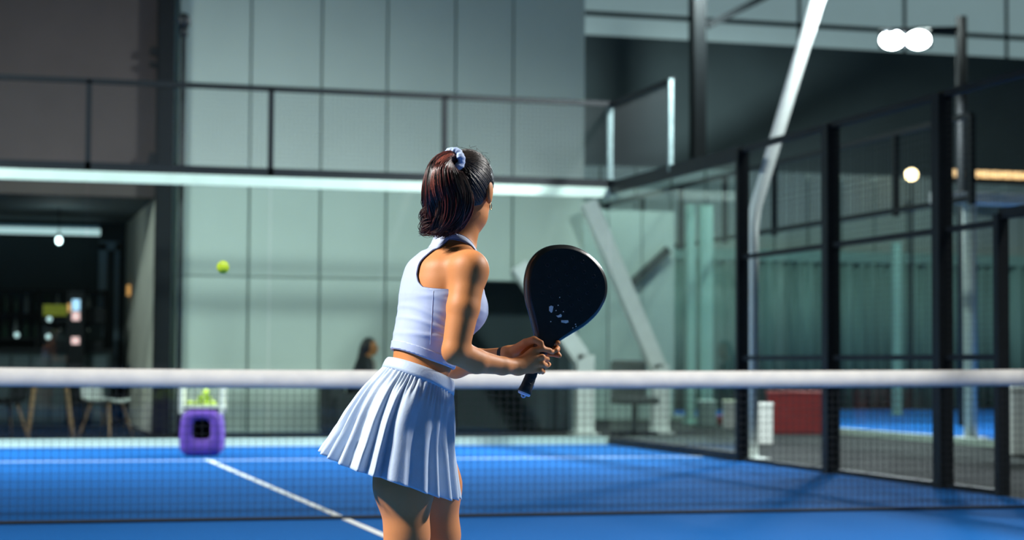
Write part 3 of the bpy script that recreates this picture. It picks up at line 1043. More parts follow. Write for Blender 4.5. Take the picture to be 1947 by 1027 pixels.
spots = [(x, y, 0.475 + 0.034) for x in (-0.13, -0.055, 0.02, 0.095) for y in (-0.09, 0.0, 0.09)] + [(-0.02, -0.045, 0.475 + 0.095), (0.055, -0.04, 0.475 + 0.095), (0.02, 0.03, 0.475 + 0.095), (0.03, -0.035, 0.475 + 0.15)]
for k, (x, y, z) in enumerate(spots):
    ball((p[0] + x * cr_ - y * sr_, p[1] + 0.16 + x * sr_ + y * cr_, z), 'yellow ball lying in the basket of the purple cart', 'balls in the cart basket')
# ================================================================== SDF TOOLKIT


class Field:
    def __init__(s, lo, hi, res):
        s.lo = np.array(lo, float)
        s.res = res
        s.n = np.ceil((np.array(hi) - s.lo) / res).astype(int) + 1
        s.g = np.full(s.n, 0.2, np.float32)

    def region(s, lo, hi):
        a = np.clip(np.floor((np.array(lo) - s.lo) / s.res).astype(int), 0, s.n)
        b = np.clip(np.ceil((np.array(hi) - s.lo) / s.res).astype(int) + 1, 0, s.n)
        sl = tuple(slice(int(i), int(j)) for i, j in zip(a, b))
        ax = [(s.lo[k] + np.arange(a[k], b[k]) * s.res).astype(np.float32) for k in range(3)]
        return sl, np.meshgrid(*ax, indexing='ij', sparse=True)

    def blend(s, sl, d, k):
        e = s.g[sl]
        if k <= 0:
            s.g[sl] = np.minimum(e, d)
        else:
            h = np.clip(0.5 + 0.5 * (e - d) / k, 0, 1)
            s.g[sl] = e * (1 - h) + d * h - k * h * (1 - h)

    def cone(s, p, q, r1, r2, k=0.0, flat=None):
        """round cone; flat=(axis vector, factor) squashes it across that axis"""
        p, q = np.array(p, float), np.array(q, float)
        m = max(r1, r2) + max(k, 0) + 0.02
        sl, (X, Y, Z) = s.region(np.minimum(p, q) - m, np.maximum(p, q) + m)
        ba = q - p
        L = float(ba @ ba) + 1e-12
        dx, dy, dz = X - p[0], Y - p[1], Z - p[2]
        h = np.clip((dx * ba[0] + dy * ba[1] + dz * ba[2]) / L, 0, 1)
        ex, ey, ez = dx - h * ba[0], dy - h * ba[1], dz - h * ba[2]
        if flat is not None:
            a, fac = np.array(flat[0], float), flat[1]
            a = a / np.linalg.norm(a)
            t = (ex * a[0] + ey * a[1] + ez * a[2]) * (1.0 / fac - 1.0)
            ex, ey, ez = ex + t * a[0], ey + t * a[1], ez + t * a[2]
            d = (np.sqrt(ex * ex + ey * ey + ez * ez) - (r1 + (r2 - r1) * h)) * min(1.0, fac + 0.25)
        else:
            d = np.sqrt(ex * ex + ey * ey + ez * ez) - (r1 + (r2 - r1) * h)
        s.blend(sl, d.astype(np.float32), k)

    def ell(s, c, rad, R=None, k=0.0):
        """ellipsoid, R rows = local axes"""
        c, rad = np.array(c, float), np.array(rad, float)
        R = np.eye(3) if R is None else np.array(R)
        m = rad.max() + k + 0.02
        sl, (X, Y, Z) = s.region(c - m, c + m)
        D = [X - c[0], Y - c[1], Z - c[2]]
        loc = [R[i, 0] * D[0] + R[i, 1] * D[1] + R[i, 2] * D[2] for i in range(3)]
        k0 = np.sqrt(sum((loc[i] / rad[i]) ** 2 for i in range(3)))
        k1 = np.sqrt(sum((loc[i] / rad[i] ** 2) ** 2 for i in range(3))) + 1e-6
        s.blend(sl, (k0 * (k0 - 1) / k1).astype(np.float32), k)

    def sections(s, tab, k=0.0, pw=2.3, grow=0.0):
        """stack of oriented superellipses; tab rows: z, ca, cd, phi, half width, half depth front, half depth back"""
        T = np.array(sorted(tab), float)
        m = 0.26
        sl, (X, Y, Z) = s.region((T[:, 1].min() - m, T[:, 2].min() - m, T[0, 0] - 0.06), (T[:, 1].max() + m, T[:, 2].max() + m, T[-1, 0] + 0.06))
        z = Z.ravel()
        sh = Z.shape
        I = [smooth_interp(z, T[:, 0], T[:, j]).reshape(sh) for j in range(1, 7)]
        dx, dy = X - I[0], Y - I[1]
        sp, cp = np.sin(I[2]), np.cos(I[2])
        u = dx * cp - dy * sp
        v = dx * sp + dy * cp
        dep = np.where(v > 0, I[4], I[5])
        q = (np.abs(u / I[3]) ** pw + np.abs(v / dep) ** pw) ** (1 / pw)
        d = (q - 1) * np.minimum(I[3], dep) - grow
        dz = np.maximum(T[0, 0] - Z, Z - T[-1, 0])
        d = np.maximum(d, dz)
        s.blend(sl, d.astype(np.float32), k)

    def mesh(s):
        g = s.g
        ins = g < 0
        c = [ins[i:i + s.n[0] - 1, j:j + s.n[1] - 1, k:k + s.n[2] - 1] for i in (0, 1) for j in (0, 1) for k in (0, 1)]
        any_ = np.logical_or.reduce(c)
        all_ = np.logical_and.reduce(c)
        act = np.argwhere(any_ & ~all_)
        ids = np.full(np.array(s.n) - 1, -1, np.int32)
        ids[act[:, 0], act[:, 1], act[:, 2]] = np.arange(len(act))
        off = np.array([(i, j, k) for i in (0, 1) for j in (0, 1) for k in (0, 1)])
        val = np.stack([g[act[:, 0] + o[0], act[:, 1] + o[1], act[:, 2] + o[2]] for o in off], 1)
        acc = np.zeros((len(act), 3))
        cnt = np.zeros(len(act))
        for a in range(8):
            for b in range(a + 1, 8):
                if np.abs(off[a] - off[b]).sum() != 1:
                    continue
                va, vb = val[:, a], val[:, b]
                x = (va < 0) != (vb < 0)
                t = np.where(x, va / np.where(x, va - vb, 1), 0)
                P = off[a] + t[:, None] * (off[b] - off[a])
                acc[x] += P[x]
                cnt += x
        V = s.lo + (act + acc / cnt[:, None]) * s.res
        F = []
        for ax in range(3):
            o1, o2 = (ax + 1) % 3, (ax + 2) % 3
            n_ = list(s.n)
            sa = [slice(None)] * 3
            sb = [slice(None)] * 3
            sa[ax] = slice(0, n_[ax] - 1)
            sb[ax] = slice(1, n_[ax])
            A, B = ins[tuple(sa)], ins[tuple(sb)]
            e = np.argwhere(A != B)
            e = e[(e[:, o1] > 0) & (e[:, o2] > 0) & (e[:, o1] < n_[o1] - 1) & (e[:, o2] < n_[o2] - 1)]
            fl = A[e[:, 0], e[:, 1], e[:, 2]]
            q = []
            for (d1, d2) in ((-1, -1), (0, -1), (0, 0), (-1, 0)):
                t = e.copy()
                t[:, o1] += d1
                t[:, o2] += d2
                q.append(ids[t[:, 0], t[:, 1], t[:, 2]])
            q = np.stack(q, 1)
            q[~fl] = q[~fl][:, ::-1]
            F.append(q)
        F = np.concatenate(F)
        F = F[(F >= 0).all(1)]
        return V, F


def smooth_interp(x, xp, fp):
    """monotone-ish cubic (Catmull-Rom) interpolation"""
    xp, fp = np.asarray(xp, float), np.asarray(fp, float)
    i = np.clip(np.searchsorted(xp, x) - 1, 0, len(xp) - 2)
    h = xp[i + 1] - xp[i]
    t = np.clip((x - xp[i]) / h, 0, 1)
    m = np.gradient(fp, xp)
    return ((2 * t ** 3 - 3 * t ** 2 + 1) * fp[i] + (t ** 3 - 2 * t ** 2 + t) * h * m[i] + (-2 * t ** 3 + 3 * t ** 2) * fp[i + 1] + (t ** 3 - t ** 2) * h * m[i + 1])


def relax(V, F, it=2, lam=0.5):
    """light Laplacian smoothing"""
    V = V.copy()
    E = np.concatenate([F[:, [i, (i + 1) % F.shape[1]]] for i in range(F.shape[1])])
    for _ in range(it):
        S = np.zeros_like(V)
        C = np.zeros(len(V))
        for k in range(3):
            S[:, k] = np.bincount(E[:, 0], V[E[:, 1], k], len(V)) + np.bincount(E[:, 1], V[E[:, 0], k], len(V))
        C = np.bincount(E[:, 0], minlength=len(V)) + np.bincount(E[:, 1], minlength=len(V))
        V += lam * (S / np.maximum(C, 1)[:, None] - V)
    return V


def clip_mesh(V, F, g):
    """keep g>0 of a quad/tri mesh, cut cleanly along g=0; returns verts, faces, boundary segments"""
    T = np.concatenate([F[:, [0, 1, 2]], F[:, [0, 2, 3]]]) if F.shape[1] == 4 else F
    pos = g > 0
    cnt = pos[T].sum(1)
    keep = [tuple(t) for t in T[cnt == 3]]
    Vn = [tuple(p) for p in V]
    cut = {}
    seg = []

    def cv(a, b):
        key = (min(a, b), max(a, b))
        if key not in cut:
            t = g[a] / (g[a] - g[b])
            Vn.append(tuple(V[a] + t * (V[b] - V[a])))
            cut[key] = len(Vn) - 1
        return cut[key]
    for t in T[(cnt == 1) | (cnt == 2)]:
        poly = []
        cs = []
        for i in range(3):
            a, b = int(t[i]), int(t[(i + 1) % 3])
            if pos[a]:
                poly.append(a)
            if pos[a] != pos[b]:
                c = cv(a, b)
                poly.append(c)
                cs.append(c)
        keep.append(tuple(poly))
        seg.append(tuple(cs))
    used = np.unique(np.fromiter((i for q in keep for i in q), dtype=np.int64))
    mp = np.full(len(Vn), -1)
    mp[used] = np.arange(len(used))
    Vn = np.array(Vn)[used]
    keep = [tuple(int(mp[i]) for i in q) for q in keep]
    seg = [(int(mp[a]), int(mp[b])) for a, b in seg]
    return Vn, keep, seg


def chains(seg):
    adj = {}
    for a, b in seg:
        adj.setdefault(a, []).append(b)
        adj.setdefault(b, []).append(a)
    seen = set()
    out = []
    for s0 in adj:
        if s0 in seen:
            continue
        ch = [s0]
        seen.add(s0)
        cur = s0
        while True:
            nx = [q for q in adj[cur] if q not in seen]
            if not nx:
                break
            cur = nx[0]
            seen.add(cur)
            ch.append(cur)
        out.append(ch)
    return out


# ================================================================== THE PLAYER
F0 = 5.65
G0 = on_z(820, 1290)
_c = at(840, 700, F0)
ORI = np.array([_c[0], _c[1], 0.0])
FH = np.array([math.sin(YAW), math.cos(YAW), 0.0])
RH = np.array([math.cos(YAW), -math.sin(YAW), 0.0])
UZ = np.array([0, 0, 1.0])


def L(px, py, d=0.0):
    """figure frame (a = across, d = away, z = up) of an image point at depth offset d"""
    ray = _fw + (px - IW / 2) / FPX * _r2 - (py - IH / 2) / FPX * _u2
    t = (d + (ORI - CAM) @ FH) / (ray @ FH)
    p = CAM + t * ray - ORI
    return np.array([p @ RH, p @ FH, p[2]])


S_ = 645.0
woman = empty('person', ORI, -YAW)
tag(woman, 'woman in pale blue crop top and pleated skirt gripping a black racket', 'person')


def dirs(phi):
    """forward and right unit vectors for a facing angle (0 = away from viewer, 90 = to the right)"""
    f = np.array([math.sin(phi), math.cos(phi), 0])
    return f, np.array([math.cos(phi), -math.sin(phi), 0])


PHC = math.radians(68)
CF, CR = dirs(PHC)

# torso sections: y pixel, centre px, facing, half width, front, back
rows = [(478, 851, 68, .090, .062, .064), (500, 845, 68, .126, .084, .092), (525, 843, 68, .137, .096, .105), (550, 842, 68, .140, .102, .112), (592, 838, 68, .136, .104, .113),
        (630, 826, 71, .125, .103, .107), (660, 815, 74, .116, .096, .099), (690, 804, 77, .112, .088, .090), (720, 793, 79, .124, .090, .100),
        (760, 779, 80, .148, .100, .118), (800, 770, 80, .158, .104, .120), (850, 770, 80, .156, .098, .105), (885, 772, 80, .140, .085, .085)]
TAB = []
for (y, cx_, ph, wd, fr, bk) in rows:
    p = L(cx_, y, 0)
    TAB.append((p[2], p[0], 0.0, math.radians(ph), wd, fr, bk))
TA = np.array(sorted(TAB))


def torso_uv(P):
    c = smooth_interp(P[:, 2], TA[:, 0], TA[:, 1])
    ph = smooth_interp(P[:, 2], TA[:, 0], TA[:, 3])
    dx, dy = P[:, 0] - c, P[:, 1]
    return dx * np.cos(ph) - dy * np.sin(ph), dx * np.sin(ph) + dy * np.cos(ph)


SHR = L(893, 515, -0.125)
SHL = L(846, 507, 0.150)
NB = L(862, 468, 0.0)
NT = L(886, 408, 0.012)


def torso_prims(fd, grow=0.0):
    fd.sections(TAB, 0.0, 2.3, grow)
    # bust
    cb = L(838, 590, 0)
    for s in (-1, 1):
        c = cb + CR * (0.060 * s) + CF * 0.055
        fd.ell(c, (0.059 + grow, 0.062 + grow, 0.060 + grow), None, 0.022)
    # trapezius and neck
    fd.cone(NB + np.array([0, 0, -.03]), NT, 0.060 + grow, 0.049 + grow, 0.03)
    for sh in (SHR, SHL):
        fd.cone(NB + np.array([0.0, 0, -0.004]), sh + np.array([0, 0, 0.014]), 0.032 + grow, 0.029 + grow, 0.045)


fld = Field((-0.36, -0.42, -0.01), (0.42, 0.42, 1.60), 0.0032)
torso_prims(fld)
# shoulders and arms
ELR = L(866, 667, -0.165)
WRR = L(985, 697, 0.005)
fld.ell(SHR + np.array([0.002, 0, 0]), (0.049, 0.049, 0.053), None, 0.045)
fld.ell(SHL, (0.050, 0.050, 0.056), None, 0.05)
up_mid = L(881, 585, -0.150)
fld.cone(SHR, up_mid, 0.0490, 0.0465, 0.018)
fld.cone(up_mid, ELR, 0.0465, 0.0390, 0.010)
f1 = L(905, 687, -0.11)
f2 = L(955, 696, -0.04)
fld.cone(ELR, f1, 0.0385, 0.0355, 0.010)
fld.cone(f1, f2, 0.0355, 0.0255, 0.010)
fld.cone(f2, WRR, 0.0255, 0.0225, 0.012)
ELL = L(866, 694, 0.20)
WRL = L(966, 674, 0.085)
fld.cone(SHL, ELL, 0.047, 0.038, 0.03)
fmid = (ELL * 0.6 + WRL * 0.4)
fld.cone(ELL, fmid, 0.038, 0.034, 0.02)
fld.cone(fmid, WRL, 0.034, 0.0225, 0.02)
# buttocks and legs
PF, PR = dirs(math.radians(76))
HIP = L(775, 815, 0)
for s in (-1, 1):
    fd_c = HIP + PR * (0.072 * s) - PF * 0.045 + np.array([0, 0, 0.0])
    fld.ell(fd_c, (0.088, 0.088, 0.095), None, 0.04)
LEGS = {1: [L(766, 830, -0.085), L(768, 925, -0.10), L(774, 1018, -0.105), L(757, 1100, -0.10), L(738, 1225, -0.09)],
        -1: [L(800, 830, 0.075), L(822, 925, 0.10), L(834, 1018, 0.115), L(815, 1100, 0.12), L(795, 1205, 0.13)]}
LR = [0.092, 0.083, 0.060, 0.054, 0.036]
for s in (1, -1):
    j = LEGS[s]
    j[4] = np.array([j[4][0], j[4][1], 0.085])
    for i in range(4):
        fld.cone(j[i], j[i + 1], LR[i], LR[i + 1], 0.03)
    calf = j[2] * 0.55 + j[4] * 0.45 - PF * 0.018
    fld.ell(calf, (0.05, 0.05, 0.10), None, 0.03)
    fld.cone(j[4], j[4] + np.array([0, 0, -0.05]) + PF * 0.03, 0.036, 0.034, 0.02)
    fld.cone(j[4] + np.array([0, 0, -0.045]) + PF * 0.0, j[4] + np.array([0, 0, -0.055]) + PF * 0.13, 0.034, 0.026, 0.02)

# head
PHH = math.radians(19)
HF, HR = dirs(PHH)
HU = np.array([0, 0, 1.0])
tilt = math.radians(8)                       # chin slightly down
HF2 = HF * math.cos(tilt) - HU * math.sin(tilt)
HU2 = HU * math.cos(tilt) + HF * math.sin(tilt)
HC = L(889, 359, 0.018)
HROT = np.array([HR, HF2, HU2])


def Hd(r, f, u):
    return HC + HR * r + HF2 * f + HU2 * u


fld.ell(Hd(0, -0.010, 0.020), (0.072, 0.091, 0.088), HROT, 0.0)
fld.ell(Hd(0, 0.030, -0.040), (0.058, 0.060, 0.076), HROT, 0.03)
fld.cone(Hd(-0.03, 0.02, -0.085), Hd(0, 0.068, -0.100), 0.022, 0.018, 0.025)
fld.cone(Hd(0.03, 0.02, -0.085), Hd(0, 0.068, -0.100), 0.022, 0.018, 0.025)
fld.cone(Hd(0, 0.088, 0.005), Hd(0, 0.104, -0.034), 0.007, 0.0115, 0.014)
fld.ell(Hd(0, 0.080, -0.064), (0.024, 0.014, 0.011), HROT, 0.01)
for s in (-1, 1):
    fld.ell(Hd(0.030 * s, 0.086, 0.018), (0.022, 0.008, 0.006), HROT, 0.014)
    er = HROT
    fld.ell(Hd(0.074 * s, -0.010, -0.012), (0.009, 0.019, 0.031), HROT, 0.006)
    fld.ell(Hd(0.072 * s, -0.004, -0.038), (0.007, 0.009, 0.012), HROT, 0.006)
fld.cone(NT, Hd(0, -0.015, -0.03), 0.049, 0.050, 0.02)

# hands: the grip is centred on HD deep
HD = 0.055
RK0 = L(997, 747, HD)                        # butt of the racket
RK1 = L(1073, 548, HD + 0.035)
RAX = (RK1 - RK0) / np.linalg.norm(RK1 - RK0)

handR = Field((0.18, -0.06, 0.84), (0.42, 0.20, 1.06), 0.0032)


def finger(fd, pts, rs, k):
    for i in range(len(pts) - 1):
        fd.cone(pts[i], pts[i + 1], rs[i], rs[i + 1], k)


def make_hand(palm, fingers, k=0.006):
    fd = Field(fld.lo, fld.lo, 0.0032)
    lo = np.array([0.17, -0.10, 0.80])
    a = np.round((lo - fld.lo) / fld.res).astype(int)
    fd.lo = fld.lo + a * fld.res
    fd.n = np.array([80, 95, 85])
    fd.g = np.full(fd.n, 0.2, np.float32)
    for (p, q, r1, r2) in palm:
        fd.cone(p, q, r1, r2, 0.012)
    for (pts, rs) in fingers:
        t = Field(fd.lo, fd.lo, fd.res)
        t.n = fd.n
        t.g = np.full(fd.n, 0.2, np.float32)
        finger(t, pts, rs, 0.004)
        full = tuple(slice(0, int(m)) for m in fd.n)
        fd.blend(full, t.g, 0.0045)
    b = np.minimum(a + fd.n, fld.n)
    sl = tuple(slice(int(i), int(j)) for i, j in zip(a, b))
    fld.blend(sl, fd.g[:b[0] - a[0], :b[1] - a[1], :b[2] - a[2]], k)


FR = [0.0100, 0.0092, 0.0084, 0.0074]
# right hand: back of the hand towards the viewer, fingers curl round the far side
mcp = [L(1013, 668, 0.018), L(1017, 680, 0.014), L(1016, 692, 0.016), L(1012, 703, 0.022)]
palm = [(WRR, m_, 0.0205, 0.0125) for m_ in mcp] + [(WRR + np.array([0, .01, 0]), (mcp[1] + mcp[2]) / 2 + np.array([-.006, .008, 0]), 0.021, 0.016)]
fing = [
    ([mcp[0], L(1031, 663, 0.020), L(1045, 667, 0.034), L(1050, 670, 0.052)], FR),
    ([mcp[1], L(1031, 679, 0.016), L(1040, 683, 0.044), L(1034, 684, 0.075)], FR),
    ([mcp[2], L(1031, 692, 0.018), L(1038, 696, 0.046), L(1031, 697, 0.076)], FR),
    ([mcp[3], L(1027, 704, 0.024), L(1032, 707, 0.046), L(1025, 708, 0.070)], [0.0092, 0.0084, 0.0076, 0.0066]),
    ([WRR + np.array([0.004, 0.006, 0.008]), L(1000, 681, 0.050), L(1014, 675, 0.078), L(1030, 673, 0.086)], [0.014, 0.0125, 0.0105, 0.009]),
]
make_hand(palm, fing, 0.012)
# left hand: palm towards the viewer behind the throat of the racket, thumb in front
m2 = [L(1006, 652, 0.098), L(1008, 662, 0.104), L(1007, 673, 0.104), L(1003, 683, 0.100)]
palm = [(WRL, m_, 0.0205, 0.0125) for m_ in m2]
fing = [
    ([m2[0], L(1040, 646, 0.102), L(1060, 649, 0.084), L(1061, 653, 0.058)], FR),
    ([m2[1], L(1044, 659, 0.104), L(1060, 663, 0.084), L(1058, 666, 0.056)], FR),
    ([m2[2], L(1044, 672, 0.104), L(1061, 675, 0.086), L(1064, 677, 0.062)], FR),
    ([m2[3], L(1030, 687, 0.104), L(1043, 693, 0.092), L(1041, 696, 0.070)], [0.0092, 0.0084, 0.0076, 0.0068]),
    ([L(974, 669, 0.072), L(999, 652, 0.040), L(1015, 646, 0.026), L(1029, 652, 0.022)], [0.0165, 0.0125, 0.0108, 0.0088]),
]
make_hand(palm, fing, 0.010)

BV, BF = fld.mesh()
BV = relax(BV, BF, 4, 0.5)
body = link('body', np_mesh('body', BV, BF), 'skin', woman, True)
tag(body, 'tanned skin of the standing figure')
del fld

# eyes, brows
for s in (-1, 1):
    e = MB().sphere(Hd(0.031 * s, 0.078, 0.002), 0.0125, 14, 10).build('eye', 'eye_white', woman, True)
    p = Hd(0.0325 * s, 0.0885, 0.002)
    MB().sphere(p, 0.0052, 10, 8).build('iris', 'iris', e, True)
    MB().tube([Hd(0.014 * s, 0.092, 0.020), Hd(0.032 * s, 0.091, 0.026), Hd(0.046 * s, 0.074, 0.019)], [0.003, 0.003, 0.0015], 6).build('eyebrow', 'hair_black', woman, True)
MB().tube([Hd(-0.022, 0.082, -0.066), Hd(0, 0.095, -0.064), Hd(0.022, 0.082, -0.066)], [0.003, 0.0065, 0.003], 8).build('lips', 'lip', woman, True)

# ------------------------------------------------------------------ crop top
ft = Field((-0.22, -0.24, 0.88), (0.22, 0.24, 1.42), 0.004)
torso_prims(ft, 0.0055)
TV, TF = ft.mesh()
TV = relax(TV, TF, 2, 0.5)
u, v_ = torso_uv(TV)
zz = TV[:, 2]


def zy(y):
    return L(800, y, 0)[2]


zk = np.array([zy(y) for y in (640, 556, 550, 540, 525, 500, 480, 455, 430)])[::1]
sb = np.array([.30, .165, .097, .076, .060, .053, .050, .064, .080])
sf = np.array([.30, .165, .120, .105, .092, .078, .072, .072, .080])
sB = np.interp(zz, zk, sb)
sF = np.interp(zz, zk, sf)
t = np.clip((v_ + 0.02) / 0.05, 0, 1)
g_arm = (sB * (1 - t) + sF * t) - np.abs(u)
# hem: lower at the front
zh = np.interp(v_, [-0.11, 0.0, 0.11], [zy(661), zy(684), zy(704)])
g_hem = zz - zh
zn = np.interp(v_, [-0.09, -0.045, 0.0, 0.06, 0.1], [zy(446), zy(440), zy(446), zy(478), zy(510)])
g_neck = zn - zz
g = np.minimum(np.minimum(g_arm, g_hem), g_neck)
# soft wrinkles low on the side
nrm = TV - np.stack([smooth_interp(zz, TA[:, 0], TA[:, 1]), np.zeros(len(TV)), zz], 1)
nrm[:, 2] = 0
nrm /= np.linalg.norm(nrm, axis=1)[:, None] + 1e-9
side = np.exp(-((v_ - 0.01) / 0.07) ** 2) * (u > 0)
wr_ = np.zeros(len(TV))
for (yc, slope, amp, wd) in ((612, 0.5, .0042, .006), (624, 0.35, .0050, .0055), (598, 0.3, .0022, .007), (640, 0.12, .0046, .006), (574, 0.25, .0024, .007), (562, -0.1, .002, .006)):
    wr_ += amp * np.exp(-((zz - zy(yc) + slope * (v_ + 0.03)) / wd) ** 2)
TV = TV + nrm * (wr_ * (0.25 + 0.75 * side) * (zz < zy(545)))[:, None]
CV, CFc, seg = clip_mesh(TV, TF, g)
top = link('crop_top', np_mesh('crop_top', CV, CFc), 'top_fabric', woman, True)
sm = top.modifiers.new('solid', 'SOLIDIFY')
sm.thickness = 0.003
sm.offset = 1.0
tag(top, 'pale blue racerback crop top')
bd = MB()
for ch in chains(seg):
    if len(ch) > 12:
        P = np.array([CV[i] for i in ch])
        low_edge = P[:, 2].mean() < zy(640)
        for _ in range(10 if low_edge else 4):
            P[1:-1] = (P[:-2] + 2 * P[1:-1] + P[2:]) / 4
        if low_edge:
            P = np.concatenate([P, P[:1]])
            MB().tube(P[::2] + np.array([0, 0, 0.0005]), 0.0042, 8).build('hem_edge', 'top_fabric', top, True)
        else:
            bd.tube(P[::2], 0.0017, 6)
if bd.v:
    bd.build('shadow_binding', 'top_edge_shadow', top, True)  # dark edging tube paints in the shadow along the armhole
# neck strap lying on the near shoulder, carried round to the front
from mathutils.bvhtree import BVHTree
bvh = BVHTree.FromPolygons([tuple(p) for p in TV], [tuple(int(i) for i in q) for q in TF])
camL = np.array([(CAM - ORI) @ RH, (CAM - ORI) @ FH, CAM[2]])
sp_, sn_ = [], []
for (x, y) in ((818, 470), (826, 462), (836, 455.5), (847, 450.5), (858, 448.5), (869, 449.5), (880, 453.5), (890, 459.5), (898, 466)):
    q = L(x, y, 0) - camL
    h_ = bvh.ray_cast(Vector(camL), Vector(q).normalized())
    if h_[0] is not None:
        sp_.append(np.array(h_[0]))
        nn_ = np.array(h_[1])
        sn_.append(nn_ if nn_ @ q < 0 else -nn_)
fr0 = sp_[-1]
for (df, dz_, dr_) in ((0.03, -0.012, 0.0), (0.06, -0.045, -0.006), (0.075, -0.085, -0.012)):
    tgt = fr0 + CF * df + UZ * dz_ + CR * dr_
    nr = bvh.find_nearest(Vector(tgt))
    sp_.append(np.array(nr[0]))
    sn_.append(np.array(nr[1]) if np.array(nr[1]) @ (CF + UZ) > 0 else -np.array(nr[1]))
sp_, sn_ = np.array(sp_), np.array(sn_)
for _ in range(2):
    sp_[1:-1] = (sp_[:-2] + 2 * sp_[1:-1] + sp_[2:]) / 4
    sn_[1:-1] = (sn_[:-2] + 2 * sn_[1:-1] + sn_[2:]) / 4
sn_ /= np.linalg.norm(sn_, axis=1)[:, None]
kk = np.linspace(0, 1, len(sp_))
ff_ = np.linspace(0, 1, 40)
P_ = np.stack([smooth_interp(ff_, kk, sp_[:, j]) for j in range(3)], -1)
N_ = np.stack([smooth_interp(ff_, kk, sn_[:, j]) for j in range(3)], -1)
N_ /= np.linalg.norm(N_, axis=1)[:, None]
T_ = np.gradient(P_, axis=0)
T_ /= np.linalg.norm(T_, axis=1)[:, None]
B_ = np.cross(N_, T_)
vv_ = []
for i in range(40):
    for (b_w, n_h) in ((-0.0105, -0.002), (-0.0105, 0.003), (-0.006, 0.0045), (0.006, 0.0045), (0.0105, 0.003), (0.0105, -0.002)):
        vv_.append(P_[i] + B_[i] * b_w + N_[i] * n_h)
fs_ = [(i * 6 + k, i * 6 + (k + 1) % 6, (i + 1) * 6 + (k + 1) % 6, (i + 1) * 6 + k) for i in range(39) for k in range(6)]
MB().add(vv_, fs_).build('neck_strap', 'top_fabric', top, True)
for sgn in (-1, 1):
    MB().tube([P_[i] + B_[i] * 0.0105 * sgn + N_[i] * 0.0028 for i in range(40)], 0.0013, 5).build('shadow_binding', 'top_edge_shadow', top, True)  # same painted shadow line on both strap edges
# hem band
hb = np.minimum(g_hem, (zh + 0.021) - zz)
HV, HFc, hseg = clip_mesh(TV + nrm * 0.0022, TF, hb)
o = link('hem_band', np_mesh('hem_band', HV, HFc), 'top_fabric', top, True)
sm = o.modifiers.new('solid', 'SOLIDIFY')
sm.thickness = 0.003
sm.offset = 1.0
# side seam
sd = []
for i in range(26):
    y = 553 + 104 * i / 25
    q = L(824 - 6 * i / 25, y, 0) - camL
    h_ = bvh.ray_cast(Vector(camL), Vector(q).normalized())
    if h_[0] is not None:
        sd.append(np.array(h_[0]) - q / np.linalg.norm(q) * 0.0032)
MB().tube(sd, 0.0013, 5).build('side_seam', 'top_fabric', top, True)

# ------------------------------------------------------------------ skirt
RINGS = [  # t, centre px x, y, half across, half deep, tilt across, tilt deep
    (0.00, 800, 702, .0960, .124, .34, .12),
    (0.11, 795, 724, .1030, .136, .38, .12),
    (0.30, 780, 765, .1290, .172, .38, .10),
    (0.50, 767, 806, .1490, .194, .36, .06),
    (0.75, 756, 855, .1700, .212, .34, .03),
    (1.00, 745, 906, .1950, .228, .33, .00)]
RG = np.array([[r[0], *L(r[1], r[2], 0)[[0, 2]], *r[3:]] for r in RINGS])


def ring_point(t, th, dr=0.0):
    a0, z0, ha, hd_, ta, td = [smooth_interp(np.atleast_1d(t), RG[:, 0], RG[:, j]) for j in range(1, 7)]
    ca, sa = np.cos(th), np.sin(th)
    da, dd = (ha + dr) * ca, (hd_ + dr) * sa
    return np.stack([a0 + da, dd + 0 * a0, z0 - ta * da - td * dd], -1)


NPL = 21
n_th = NPL * 18
n_t = 46
ths = np.arange(n_th) / n_th * 2 * PI
V = []
for it in range(n_t):
    t = 0.10 + 0.90 * it / (n_t - 1)
    amp = 0.054 * max(0.0, (t - 0.15) / 0.85) ** 0.8
    ph = (ths / (2 * PI) * NPL + 0.30 * np.sin(ths * 3.0 + 1.0) + 0.16 * np.sin(ths * 7.0) + 0.06 * math.sin(t * 4) + 0.35) % 1.0
    saw = np.where(ph < 0.80, ph / 0.80, (1 - ph) / 0.20)
    saw = np.where(ph < 0.80, saw, saw ** 0.8)
    # pleats are crisp at the back, softer at the front
    back = 0.5 - 0.5 * np.cos(ths)
    soft = 0.5 - 0.5 * np.cos(ph * 2 * PI)
    mixp = np.clip(back * 1.5, 0.25, 1)
    pl = saw * mixp + soft * (1 - mixp) * 0.75
    var = 0.75 + 0.25 * np.sin(ths * 5.3 + 2)
    gath = 0.0032 * np.sin(ths * 57 + 3 * np.sin(ths * 7)) * math.exp(-((t - 0.17) / 0.10) ** 2)
    gath += 0.004 * np.sin(ths * 9 + t * 7) * math.exp(-((t - 0.42) / 0.18) ** 2) * (1 - back)
    dr = (pl - 0.5) * amp * var + gath
    P = ring_point(t, ths, dr)
    P[:, 2] += 0.006 * np.sin(ths * 4 + 1.0) * max(0, t - 0.5)
    V.append(P)
V = np.concatenate(V)
i0 = np.arange(n_t - 1)[:, None] * n_th + np.arange(n_th)[None]
i1 = np.arange(n_t - 1)[:, None] * n_th + (np.arange(n_th)[None] + 1) % n_th
Fq = np.stack([i0, i0 + n_th, i1 + n_th, i1], -1).reshape(-1, 4)
skirt = link('skirt', np_mesh('skirt', V, Fq[:, ::-1].copy()), 'skirt_fabric', woman, True)
sm = skirt.modifiers.new('solid', 'SOLIDIFY')
sm.thickness = 0.0022
sm.offset = 1.0
tag(skirt, 'pale blue pleated tennis skirt')
# stitched hem
hv = np.concatenate([V[-n_th * 3: -n_th * 2], V[-n_th:]])
